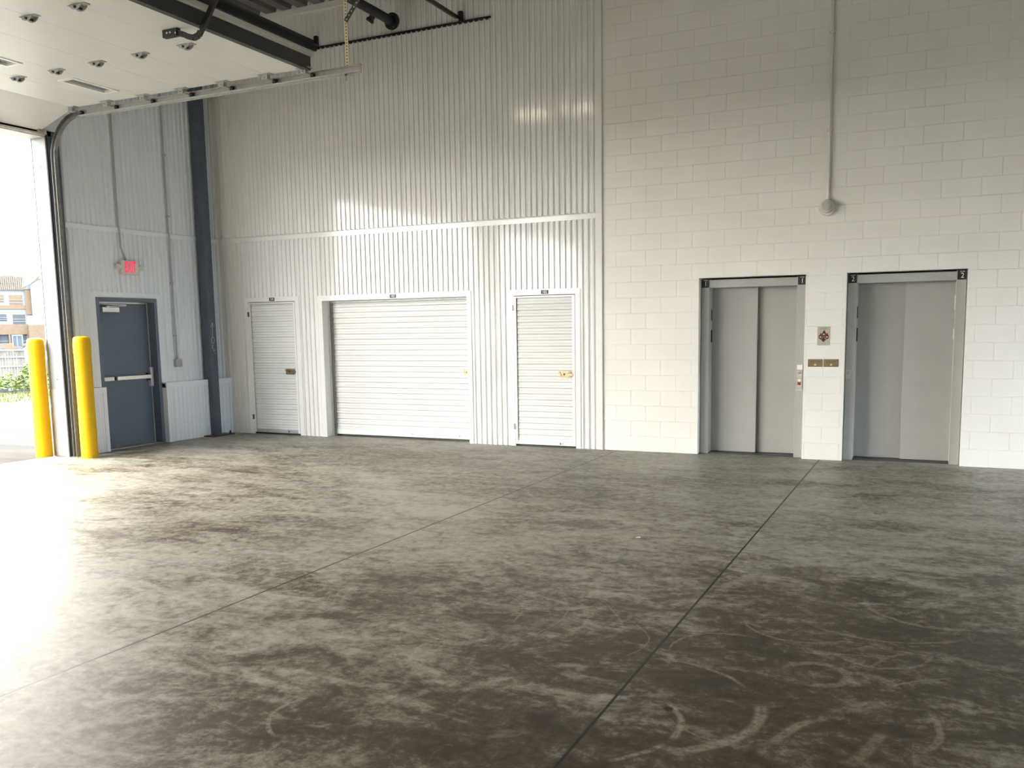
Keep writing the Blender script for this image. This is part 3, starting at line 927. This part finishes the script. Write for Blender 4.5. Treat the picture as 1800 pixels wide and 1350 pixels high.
def section(x0, z0, x1, z1, win=False):
    """one leaf between two seams; the inside of the door looks down"""
    a, b = Vector((x0, 0, z0)), Vector((x1, 0, z1))
    d = (b - a).normalized()
    n = Vector((-d.z, 0, d.x))
    L = (b - a).length
    bm = bmesh.new()

    def blk(s0, s1, y0, y1, h0, h1):
        vs = []
        for h in (h0, h1):
            for s, y in ((s0, y0), (s1, y0), (s1, y1), (s0, y1)):
                p = a + d * s + n * h
                vs.append(bm.verts.new((p.x, y, p.z)))
        for f in ((3, 2, 1, 0), (4, 5, 6, 7), (0, 1, 5, 4), (1, 2, 6, 5), (2, 3, 7, 6), (3, 0, 4, 7)):
            bm.faces.new([vs[i] for i in f])
    if not win:
        blk(0.0015, L - 0.0015, Y1, Y0, 0.0, 0.05)
    else:
        w0, w1 = 0.315, 0.505
        blk(0.0015, w0, Y1, Y0, 0.0, 0.05)
        blk(w1, L - 0.0015, Y1, Y0, 0.0, 0.05)
        y = Y1
        for c in sorted([-3.70 - 1.22 * k for k in range(5)]):
            blk(w0, w1, y, c - 0.285, 0.0, 0.05)
            y = c + 0.285
        blk(w0, w1, y, Y0, 0.0, 0.05)
    return obj('door_section', bm, 'door_panel', od)


section(-6.80, 4.285, seams[0], DZ)
for i in range(6):
    sec = section(seams[i], DZ, seams[i + 1], DZ, win=(i == 1))
    if i == 1:
        for k in range(5):
            c = -3.70 - 1.22 * k
            x0, x1 = seams[1] + 0.315, seams[1] + 0.505
            bm = bmesh.new()
            f = 0.028
            for q in ((x0 - f, x0 + 0.008, c - 0.285 - f, c + 0.285 + f), (x1 - 0.008, x1 + f, c - 0.285 - f, c + 0.285 + f), (x0, x1, c - 0.285 - f, c - 0.277), (x0, x1, c + 0.277, c + 0.285 + f)):
                box(bm, *q, DZ - 0.010, DZ + 0.052)
            wf = obj('window_frame', bm, 'white', sec)
            obj('pane', boxes((x0, x1, c - 0.285, c + 0.285, DZ + 0.016, DZ + 0.024)), 'acrylic', wf)

# hinges: leaf plates with a raised knuckle arch
def hinge(x, y):
    bm = bmesh.new()
    box(bm, x - 0.095, x - 0.012, y - 0.034, y + 0.034, DZ - 0.006, DZ - 0.001)
    box(bm, x + 0.012, x + 0.105, y - 0.034, y + 0.034, DZ - 0.006, DZ - 0.001)
    pts = [(x + 0.09 * math.cos(a) * 0.8, DZ - 0.004 - 0.042 * math.sin(a)) for a in [PI * k / 8 for k in range(9)]]
    for s in (-0.034, 0.028):
        for (p, q), (r, u) in zip(pts, pts[1:]):
            vs = [bm.verts.new(c) for c in ((p, y + s, q), (r, y + s, u), (r, y + s + 0.006, u), (p, y + s + 0.006, q), (p, y + s, DZ - 0.003), (r, y + s, DZ - 0.003), (r, y + s + 0.006, DZ - 0.003), (p, y + s + 0.006, DZ - 0.003))]
            for fc in ((0, 1, 2, 3), (4, 5, 6, 7), (0, 1, 5, 4), (1, 2, 6, 5), (2, 3, 7, 6), (3, 0, 4, 7)):
                bm.faces.new([vs[i] for i in fc])
    h = obj('hinge', bm, 'galv', od)
    obj('hinge_pin', b_(tube, [(x, y - 0.048, DZ - 0.026), (x, y + 0.048, DZ - 0.026)], 0.011, 10), 'black', h)
    obj('hinge_screw', boxes((x - 0.075, x - 0.06, y - 0.008, y + 0.008, DZ - 0.009, DZ - 0.006)), 'black', h)
    return h


for i in range(0, 6):
    for y in (-4.285, -5.505, -6.725, -7.945):
        hinge(seams[i], y)

# rollers with their end hinges along the near edge
for x in seams:
    z = DZ
    bm = bmesh.new()
    box(bm, x - 0.085, x + 0.085, Y0 - 0.075, Y0 + 0.002, z - 0.008, z - 0.001)
    box(bm, x - 0.035, x + 0.035, Y0 - 0.06, Y0 - 0.052, z - 0.060, z - 0.004)
    box(bm, x - 0.035, x + 0.035, Y0 - 0.012, Y0 - 0.004, z - 0.060, z - 0.004)
    tube(bm, [(x, Y0 - 0.08, z - 0.042), (x, -2.955, z - 0.042)], 0.006, 8)
    h = obj('roller_bracket', bm, 'galv', od)
    obj('roller', b_(tube, [(x, -2.992, z - 0.042), (x, -2.965, z - 0.042)], 0.026, 16), 'rubber', h, smooth=True)
obj('corner_bracket', boxes((-6.88, -6.76, Y0 - 0.05, Y0 + 0.03, 4.265, 4.36), bev=0.004), 'galv', od)
obj('bottom_seal', boxes((-6.865, -6.80, Y1, Y0, 4.262, 4.285)), 'dark', od, label='dark rubber seal')

# stiffener along the inner end of the door
st = obj('strut', boxes((-2.50, -2.435, Y1, Y0 - 0.0, 4.475, 4.615)), 'dark', od, label='dark grey stiffening channel')
obj('strut_lip', boxes((-2.50, -2.425, Y1, Y0 + 0.015, 4.615, 4.640), (-2.47, -2.405, Y1, Y0 + 0.03, 4.642, 4.676)), 'ivory', st)
obj('strut_cap', boxes((-2.47, -2.375, Y1, Y0 + 0.04, 4.676, 4.738), (-2.47, -2.345, Y1, Y0 + 0.045, 4.73, 4.74)), 'black', st)

# operator arm
bm = bmesh.new()
arm = [(-2.735, -4.68, 4.455), (-2.66, -4.68, 4.435), (-2.60, -4.68, 4.405), (-2.53, -4.68, 4.385), (-2.47, -4.68, 4.40), (-2.42, -4.68, 4.46), (-2.34, -4.68, 4.56), (-2.22, -4.68, 4.72), (-2.0, -4.68, 5.02), (-1.87, -4.68, 5.20)]
for p, q in zip(arm, arm[1:]):
    bar(bm, p, q, 0.012, 0.05, (0, 1, 0)) if False else bar(bm, p, q, 0.05, 0.03, (0, 1, 0))
ar = obj('operator_arm', bm, 'black', od)
obj('arm_bracket', boxes((-2.90, -2.72, -4.705, -4.655, 4.43, 4.499)), 'black', ar)
bm = bmesh.new()
for x, y, z in ((-2.84, -4.706, 4.465), (-2.80, -4.706, 4.465), (-2.73, -4.706, 4.452), (-2.44, -4.706, 4.44), (-2.26, -4.706, 4.68)):
    lathe(bm, [(0.009, 0), (0.009, 0.005), (0, 0.006)], (x, y, z), (0, -1, 0), 10)
obj('bolt', bm, 'steel', ar)
op = obj('door_operator', boxes((-1.85, -1.45, -4.9, -4.5, 5.24, 5.70), bev=0.02), 'dark', label='dark box of the door motor under the roof', cat='motor')
obj('mounting_rail', boxes((-1.80, -1.76, -4.78, -4.74, 5.70, ZR)), 'dark', op)

# track: horizontal channel, curve and vertical channel with its dark mounting angle
tk = thing('door_track', 'galvanised steel track along the near edge of the raised door', 'track', (-4.2, -2.96, 4.45))
TY = -2.985


def channel(bm, pts, nrm, y0, y1, th=0.004, wdt=0.062):
    """C section swept through pts (x, z); open towards -Y"""
    def sweep(o0, o1, ya, yb):
        prev = None
        for i, (p, nn) in enumerate(zip(pts, nrm)):
            c = [bm.verts.new((p[0] + nn[0] * o, y, p[1] + nn[1] * o)) for o, y in ((o0, ya), (o1, ya), (o1, yb), (o0, yb))]
            if prev:
                for k in range(4):
                    bm.faces.new((prev[k], prev[(k + 1) % 4], c[(k + 1) % 4], c[k]))
            prev = c
    sweep(-wdt / 2, wdt / 2, y1 - th, y1)
    sweep(-wdt / 2, -wdt / 2 + th, y0, y1)
    sweep(wdt / 2 - th, wdt / 2, y0, y1)


pts, nrm = [], []
zt = DZ - 0.042
pts.append((-1.87, zt)); nrm.append((0, 1))
pts.append((-6.20, zt)); nrm.append((0, 1))
R_ = 0.52
for k in range(1, 9):
    a = (PI / 2) * k / 8 * 0.98
    pts.append((-6.20 - R_ * math.sin(a), zt - R_ * (1 - math.cos(a))))
    nrm.append((-math.sin(a), math.cos(a)))
pts.append((-6.725, 0.0)); nrm.append((-1, 0))
obj('channel', b_(channel, pts[:2], nrm[:2], TY - 0.02, TY + 0.035), 'rail', tk)
obj('channel', b_(channel, pts[1:], nrm[1:], TY - 0.02, TY + 0.035), 'track', tk)
obj('support_angle', boxes((-6.20, -1.87, TY + 0.036, TY + 0.040, zt - 0.045, zt + 0.05), (-6.20, -2.0, TY + 0.036, TY + 0.042, zt - 0.049, zt - 0.045)), 'galv', tk)
obj('wall_angle', boxes((-6.810, -6.800, -2.998, -2.83, 0.0, 4.30), (-6.80, -6.79, -2.94, -2.85, 0.0, 4.30)), 'column', tk, label='dark blue grey mounting angle')
obj('jamb_seal', boxes((-6.822, -6.80, -3.022, -2.999, 0.0, OZ)), 'rubber', tk)
for z in (0.3, 1.2, 2.1, 3.0, 3.9):
    obj('track_bracket', boxes((-6.81, -6.70, TY + 0.036, TY + 0.041, z, z + 0.06)), 'galv', tk)
bm = bmesh.new()
box(bm, -2.09, -2.06, TY + 0.036, TY + 0.04, zt - 0.10, zt - 0.03)
box(bm, -2.16, -1.98, TY + 0.03, TY + 0.044, zt - 0.062, zt - 0.052)
obj('splice_clip', bm, 'galv', tk)

# perforated hanger and brace
hg = thing('track_hanger', 'perforated steel angle hanging the end of the door track', 'hanger', (-2.06, -2.95, 4.5))


def perforated(name, a, b, wd, m, n, parent, mh):
    a, b = Vector(a), Vector(b)
    bm = bmesh.new()
    bar(bm, a, b, wd, 0.004, (0, 1, 0))
    o = obj(name, bm, m, parent)
    bm = bmesh.new()
    for k in range(n):
        p = a.lerp(b, (k + 0.5) / n)
        lathe(bm, [(0.0075, 0), (0.0075, 0.0006), (0, 0.0006)], p + Vector((0, -0.0021, 0)), (0, -1, 0), 10)
    obj('holes', bm, mh, o, kind='stuff')
    return o


M['zinc'] = mat('yellow_zinc_steel', (0.62, 0.56, 0.42, 1), 0.4, metal=0.35, var=0.08, scale=30)
perforated('upright', (-2.06, -2.938, 4.40), (-2.06, -2.938, ZR), 0.042, 'zinc', 62, hg, 'black')
obj('flange', boxes((-2.082, -2.078, -2.936, -2.90, 4.40, ZR)), 'zinc', hg)
perforated('brace', (-2.06, -2.945, 4.97), (-0.72, -2.945, ZR), 0.05, 'dark', 40, hg, 'steel')

# ================================================================== ROOF STEEL
for x, z, lab in ((-4.72, 5.90, 'thin dark steel strut under the roof, left of the pipe'), (-2.27, 5.875, 'thin dark steel strut under the roof, right of the pipe')):
    r = thing('roof_strut', lab, 'strut', (x, -0.1, z), group='roof struts')
    bm = boxes((x - 0.02, x + 0.02, -14.0, -0.05, z, z + 0.005), (x - 0.02, x - 0.015, -14.0, -0.05, z, z + 0.045), (x + 0.015, x + 0.02, -14.0, -0.05, z, z + 0.045))
    obj('channel', bm, 'dark', r)
    obj('end_clip', boxes((x - 0.04, x + 0.035, -0.10, -0.03, z - 0.022, z - 0.004)), 'steel', r)
    obj('end_post', boxes((x + 0.02, x + 0.075, -0.07, -0.02, z - 0.04, z + 0.10)), 'black', r)
    for y in (-3.5, -7.0, -10.5):
        obj('rod', boxes((x - 0.01, x + 0.01, y, y + 0.02, z, ZR)), 'black', r)

pp = thing('roof_pipe', 'thick black flanged pipe under the roof ending near the back wall', 'pipe', (-3.2, -0.3, 5.93))
obj('pipe', b_(tube, [(-3.20, -14.0, 5.93), (-3.20, -0.26, 5.93)], 0.062, 20), 'black', pp, smooth=True)
obj('flange', b_(lathe, [(0, 0), (0.115, 0), (0.115, 0.03), (0.07, 0.035), (0.07, 0.07)], (-3.20, -0.24, 5.93), (0, -1, 0), 24), 'black', pp, smooth=True)
for k in range(4):
    a = k * PI / 2 + 0.4
    bm = bmesh.new()
    lathe(bm, [(0.012, 0), (0.012, 0.012), (0, 0.012)], (-3.20 + 0.09 * math.cos(a), -0.272, 5.93 + 0.09 * math.sin(a)), (0, -1, 0), 8)
    obj('bolt', bm, 'bronze', pp)
obj('branch', b_(lathe, [(0, 0), (0.055, 0), (0.055, 0.03), (0.04, 0.04), (0.04, 0.10)], (-3.33, -0.62, 5.84), (0.55, 0, 0.6), 18), 'black', pp, smooth=True)
for y in (-1.6, -5.0, -9.0):
    obj('pipe_hanger', boxes((-3.21, -3.19, y, y + 0.02, 5.98, ZR)), 'black', pp)

# notched dark closure strip on the back wall
bm = bmesh.new()
x = -5.6
while x < -1.78:
    x1 = min(x + PITCH, -1.77)
    box(bm, x, x1, -0.045, 0.0, 5.838, 5.852)
    box(bm, x + 0.01, min(x + 0.055, x1), -0.05, 0.0, 5.818, 5.838)
    x += PITCH
obj('closure_strip', bm, 'black', label='black notched strip high on the ribbed back wall', cat='strip')
# pale flashing where wall meets roof
obj('trim_10', boxes((XL, -3.6, -0.028, 0.0, ZR - 0.085, ZR + 0.002)), 'trim', kind='structure', label='pale flashing where the ribbed back wall meets the roof', cat='trim')

# strip lamp under the roof, seen as sparkle in the ribbed wall
lp = thing('strip_light', 'long strip light under the roof above the raised door', 'lamp', (-3.6, -6.7, 6.2))
obj('lamp_body', boxes((-4.6, -2.7, -6.84, -6.56, 6.24, 6.31), bev=0.01), 'white', lp)
obj('diffuser', boxes((-4.58, -2.72, -6.82, -6.58, 6.19, 6.24)), 'lamp', lp)
for x in (-4.3, -3.0):
    obj('suspension', boxes((x, x + 0.01, -6.705, -6.695, 6.31, ZR - 0.004)), 'dark', lp)

# ================================================================== BOLLARDS
bl = thing('bollard', 'yellow bollard inside the opening in front of the exit door wall', 'bollard', (-6.455, -2.99, 0), group='yellow bollards at the opening')
bx, by = -6.455, -2.99
prof = [(0.106, 0.0), (0.106, 1.40), (0.1095, 1.402), (0.1095, 1.545), (0.106, 1.548), (0.1065, 1.575), (0.103, 1.600), (0.090, 1.618), (0.055, 1.628), (0.0, 1.630)]
obj('sleeve', b_(lathe, prof, (bx, by, 0), (0, 0, 1), 40), 'yellow', bl, smooth=True)
bl2 = bl.copy()
C.objects.link(bl2)
bl2.location = (-7.19, -3.115, -0.015)
bl2['label'] = 'yellow bollard outside the opening against the white jamb'
for ch in list(bl.children):
    c = ch.copy()
    C.objects.link(c)
    c.parent = bl2
    c.matrix_parent_inverse = bl.matrix_basis.inverted()
sc = obj('paper_scrap', b_(prism, [(1.78, -4.71), (1.815, -4.70), (1.81, -4.67), (1.79, -4.675)], 0.0, 0.004, lambda a, y, b: (a, b, y)), 'paper', label='tiny white paper scrap on the floor right of the long joint', cat='scrap')

# ================================================================== OUTSIDE
obj('ground_asphalt', boxes((-14.0, -7.08, -40, 40, -0.3, -0.02), (XR, 40, -40, 40, -0.3, -0.02)), 'asphalt', kind='structure', label='pale asphalt outside the opening', cat='ground')
obj('ground_earth', boxes((-260, -14.0, -160, 260, -0.6, -0.13)), 'earth', kind='structure', label='bare earth of the building site outside', cat='ground')
obj('kerb', boxes((-16.2, -14.0, -40, 40, -0.5, -0.015), (-16.2, -15.95, -40, 40, -0.015, 0.06)), 'concrete', kind='structure', label='pale concrete kerb and gutter beyond the asphalt', cat='kerb')

# rough grass verge
bm = bmesh.new()
nx, ny = 26, 60
grid = []
for i in range(nx + 1):
    row = []
    for j in range(ny + 1):
        x = -16.2 - i * (3.9 / nx)
        y = -8 + j * 0.5
        row.append(bm.verts.new((x, y, 0.02 + 0.04 * random.random())))
    grid.append(row)
for i in range(nx):
    for j in range(ny):
        bm.faces.new((grid[i][j], grid[i + 1][j], grid[i + 1][j + 1], grid[i][j + 1]))
for k in range(2600):
    x = -16.3 - random.random() * 3.7
    y = 0 + random.random() * 14
    h = 0.05 + 0.09 * random.random()
    a = random.random() * PI
    z = 0.03
    v = [bm.verts.new(p) for p in ((x - 0.02 * math.cos(a), y - 0.02 * math.sin(a), z), (x + 0.02 * math.cos(a), y + 0.02 * math.sin(a), z), (x + 0.03 * random.uniform(-1, 1), y + 0.03 * random.uniform(-1, 1), z + h))]
    bm.faces.new(v)
obj('grass', bm, 'grass', kind='stuff', label='yellow green grass verge behind the kerb outside', cat='grass')

# black silt fence, sagging along the verge
bm = bmesh.new()
pl = [(-20.4, 0.5), (-20.6, 2.5), (-20.9, 4.6), (-21.3, 6.4), (-21.9, 8.2), (-22.6, 10.0), (-23.4, 12.0)]
sm = []
for k in range(len(pl) - 1):
    for q in range(6):
        u = q / 6
        sm.append((pl[k][0] * (1 - u) + pl[k + 1][0] * u, pl[k][1] * (1 - u) + pl[k + 1][1] * u))
A = []
for i, (x, y) in enumerate(sm):
    s = 0.03 * math.sin(i * 0.9)
    A.append([bm.verts.new(p) for p in ((x + 0.02, y, -0.13), (x + 0.02, y, 0.27 + s), (x - 0.02, y, 0.27 + s), (x - 0.02, y, -0.13))])
for a, b in zip(A, A[1:]):
    for k in range(4):
        bm.faces.new((a[k], a[(k + 1) % 4], b[(k + 1) % 4], b[k]))
obj('silt_fence', bm, 'silt', label='low black silt fence sagging along the grass outside', cat='fence')

# shrub
VX = Vector((-0.81, 0.586, 0))
RX = Vector((0.586, 0.81, 0))
CAM = Vector(co.location)


def at(px, d, z=None):
    """point outside at horizontal distance d, px columns from the left of the view"""
    ang = (px - 38) * 0.00048
    v = VX * math.cos(ang) + RX * math.sin(ang)
    return Vector((CAM.x + v.x * d, CAM.y + v.y * d, 0 if z is None else z))


sh = thing('shrub', 'green leafy shrub beyond the silt fence outside', 'shrub', at(46, 29, 0.1))
c0 = at(46, 29, 0.1)
bm = bmesh.new()
for k in range(1500):
    a = random.random() * 2 * PI
    r = (random.random() ** 0.5)
    zz = random.random()
    wdt = 0.62 * (1 - 0.55 * zz)
    p = c0 + Vector((math.cos(a) * r * wdt, math.sin(a) * r * wdt, 0.06 + zz * 1.0 * (1 - 0.45 * r)))
    if random.random() < 0.35:
        p += RX * (-0.65) + Vector((0, 0, -0.2 * zz))
        p.z = 0.1 + (p.z - 0.1) * 0.7
    n = Vector((random.uniform(-1, 1), random.uniform(-1, 1), random.uniform(0, 1))).normalized()
    u, v = frame_of(n)
    s = 0.035 + 0.03 * random.random()
    bm.faces.new([bm.verts.new(p + q) for q in (u * s, v * s * 0.5, -u * s, -v * s * 0.5)])
obj('foliage', bm, 'leaf', sh)
bm = bmesh.new()
for k in range(9):
    a = k * 0.7
    tube(bm, [c0 + Vector((0, 0, -0.05)), c0 + Vector((0.2 * math.cos(a), 0.2 * math.sin(a), 0.4)), c0 + Vector((0.42 * math.cos(a), 0.42 * math.sin(a), 0.75))], [0.012, 0.009, 0.004], 6)
obj('stem', bm, 'wood', sh)

# pale slatted screen fence
fc = thing('screen_fence', 'pale slatted fence behind the shrub outside', 'fence', at(5, 42))
bm = bmesh.new()
o0 = at(5, 42)
k = -3.2
while k < 0.55:
    p = o0 + RX * k
    h = 1.02 + 0.06 * random.random()
    bar(bm, p + Vector((0, 0, -0.1)), p + Vector((random.uniform(-.01, .01), 0, h)), 0.092, 0.02, VX)
    k += 0.10
obj('slats', bm, 'reed', fc)
bm = bmesh.new()
for z in (0.40, 0.78, 1.06):
    bar(bm, o0 + RX * (-3.25) + Vector((0, 0, z)) - VX * 0.03, o0 + RX * 0.6 + Vector((0, 0, z)) - VX * 0.03, 0.03, 0.06)
obj('rail', bm, 'wrap', fc)

# white parked car
cr = thing('car', 'white car parked behind the shrub outside', 'car', at(52, 47))
q0 = at(52, 47)


def local(u, v, z):
    return q0 + RX * u + VX * v + Vector((0, 0, z))


side = [(-0.62, 0.22), (-0.64, 0.62), (-0.52, 0.98), (-0.30, 1.22), (0.10, 1.32), (1.7, 1.36), (2.3, 0.95), (3.3, 0.85), (3.5, 0.5), (3.45, 0.22)]
bm = bmesh.new()
prism(bm, side, 0.0, 1.7, lambda a, y, b: local(a, y, b))
obj('body', bm, 'carwhite', cr)
obj('window', b_(prism, [(0.25, 0.92), (0.35, 1.22), (1.6, 1.25), (2.0, 0.95)], -0.01, 0.0, lambda a, y, b: local(a, y, b)), 'cabglass', cr)
for u in (0.35, 2.7):
    obj('wheel', b_(lathe, [(0, -0.02), (0.20, -0.02), (0.32, 0.0), (0.32, 0.2), (0, 0.2)], local(u, -0.02, 0.22), VX, 20), 'tyre', cr)

# wheel loader
ld = thing('loader', 'orange wheel loader in front of the unfinished house', 'loader', at(16, 100))
l0 = at(16, 100)
L_ = lambda u, v, z: l0 + (RX * u + VX * v + Vector((0, 0, z))) * 0.68 + Vector((0, 0, -0.13))
bm = bmesh.new()
prism(bm, [(-2.6, 0.7), (-2.6, 1.45), (-0.3, 1.5), (-0.1, 1.15), (1.0, 1.1), (1.0, 0.6)], 0, 1.4, lambda a, y, b: L_(a, y, b))
obj('body', bm, 'machine', ld)
bm = bmesh.new()
prism(bm, [(-0.2, 1.15), (-0.2, 2.6), (0.95, 2.6), (1.05, 1.15)], 0.1, 1.3, lambda a, y, b: L_(a, y, b))
cb = obj('cab', bm, 'cabglass', ld)
bm = bmesh.new()
for u in (-0.2, 0.35, 1.0):
    bar(bm, L_(u, 0.05, 1.1), L_(u, 0.05, 2.65), 0.09, 0.09)
bar(bm, L_(-0.3, 0.05, 2.65), L_(1.1, 0.05, 2.65), 0.12, 0.12)
obj('cab_frame', bm, 'wrap', cb)
bm = bmesh.new()
for p, q in (((0.9, 0.1, 1.2), (1.9, 0.1, 1.5)), ((1.9, 0.1, 1.5), (3.0, 0.1, 0.9)), ((0.9, 1.2, 1.2), (1.9, 1.2, 1.5)), ((1.9, 1.2, 1.5), (3.0, 1.2, 0.9))):
    bar(bm, L_(*p), L_(*q), 0.2, 0.28, VX)
obj('lift_arm', bm, 'machine', ld)
bm = bmesh.new()
prism(bm, [(2.9, 0.2), (2.9, 1.1), (3.2, 1.25), (3.1, 0.6), (3.7, 0.3), (3.6, 0.15)], -0.2, 1.6, lambda a, y, b: L_(a, y, b))
obj('bucket', bm, 'machine', ld)
for u in (-1.8, 0.55):
    wh = obj('wheel', b_(lathe, [(0, -0.05), (0.29, -0.04), (0.42, 0.0), (0.42, 0.24), (0, 0.24)], L_(u, -0.1, 0.5), VX, 22), 'tyre', ld)
    obj('hub', b_(lathe, [(0.2, 0), (0.19, 0.04), (0, 0.05)], L_(u, -0.15, 0.5), -VX, 16), 'machine', wh)

# unfinished house
hs = thing('house', 'unfinished house with orange sheathing, white wrap and bare roof rafters', 'house', at(38, 150))
h0 = at(38, 150)
HU = lambda px: (px - 38) * 0.072
HZ = lambda py: 1.65 + (590 - py) * 0.0817
Hp = lambda u, v, z: h0 + RX * u + VX * v + Vector((0, 0, z))


def hbox(bm, x0, x1, y0, y1, v0, v1):
    prism(bm, [(HU(x0), HZ(y1)), (HU(x1), HZ(y1)), (HU(x1), HZ(y0)), (HU(x0), HZ(y0))], v0, v1, lambda a, y, b: Hp(a, y, b))


wa = obj('wall', b_(hbox, -70, 43, 508, 630, 0.2, 9.0), 'wrap', hs, label='white wrapped main wall')
obj('wing', b_(hbox, 52, 74, 500, 630, -0.6, 8.0), 'wrap', hs, label='white wrapped side wing')
bm = bmesh.new()
hbox(bm, 41, 53, 509, 553, 0.0, 8.5)
hbox(bm, -70, 44, 536.5, 543, 0.1, 0.3)
hbox(bm, -70, 44, 570, 588, -0.2, 0.4)
hbox(bm, 43, 78, 571, 630, -1.2, 2.0)
for x in (-40, -14, 7, 40):
    hbox(bm, x, x + 3, 588, 630, -0.2, 0.4)
obj('sheathing', bm, 'osb', hs, label='orange sheathing boards')
for x0, x1, y0, y1, m in ((13, 36, 518, 537, 'osb'), (-22, 3.5, 518, 531, 'osb'), (16.6, 38.5, 552.6, 569.7, 'unlit'), (-20, 6, 552, 564, 'unlit'), (10, 38, 588, 612, 'unlit'), (-20, 6, 588, 612, 'unlit')):
    wi = obj('window', b_(hbox, x0, x1, y0, y1, 0.15, 0.2), m, hs)
    bm = bmesh.new()
    for f in (0.48, 0.75):
        yy = y0 + (y1 - y0) * f
        hbox(bm, x0, x1, yy - 0.5, yy + 0.5, 0.08, 0.15)
    obj('guard_rail', bm, 'wrap', wi)
bm = bmesh.new()
for k in range(34):
    u = HU(-70) + k * 0.24
    if u > HU(40):
        break
    bar(bm, Hp(u, 0.0, HZ(509)), Hp(u + 0.3, 3.6, HZ(482)), 0.09, 0.18)
for f in (0.0, 0.5, 1.0):
    bar(bm, Hp(HU(-70), 3.6 * f, HZ(509) + (HZ(482) - HZ(509)) * f), Hp(HU(40) - 1.2 * f, 3.6 * f, HZ(509) + (HZ(482) - HZ(509)) * f), 0.05, 0.12)
M['roofboard'] = mat('pale_roof_boards', (0.075, 0.060, 0.038, 1), 0.9, var=0.2, scale=3)
rb = bmesh.new()
prism(rb, [(0.25, HZ(509)), (3.85, HZ(482)), (3.85, HZ(482) - 0.1), (0.25, HZ(509) - 0.1)], HU(-70), HU(44), lambda a, y, b: Hp(y, a, b))
obj('roof_boards', rb, 'roofboard', hs)
rb = bmesh.new()
prism(rb, [(HU(38), HZ(508)), (HU(70), HZ(490)), (HU(100), HZ(508))], 0.0, 3.0, lambda a, y, b: Hp(a, y, b))
obj('gable_wall', rb, 'wrap', hs)
obj('rafters', bm, 'wood', hs, label='bare pale roof rafters')
bm = bmesh.new()
for v in (-0.8, 0.5, 1.8, 3.0):
    bar(bm, Hp(HU(38), v, HZ(507)), Hp(HU(70), v, HZ(489)), 0.06, 0.14)
    bar(bm, Hp(HU(70), v, HZ(489)), Hp(HU(100), v, HZ(507)), 0.06, 0.14)
    bar(bm, Hp(HU(54), v, HZ(498)), Hp(HU(70), v, HZ(484)), 0.06, 0.14)
obj('gable_truss', bm, 'wood', hs)
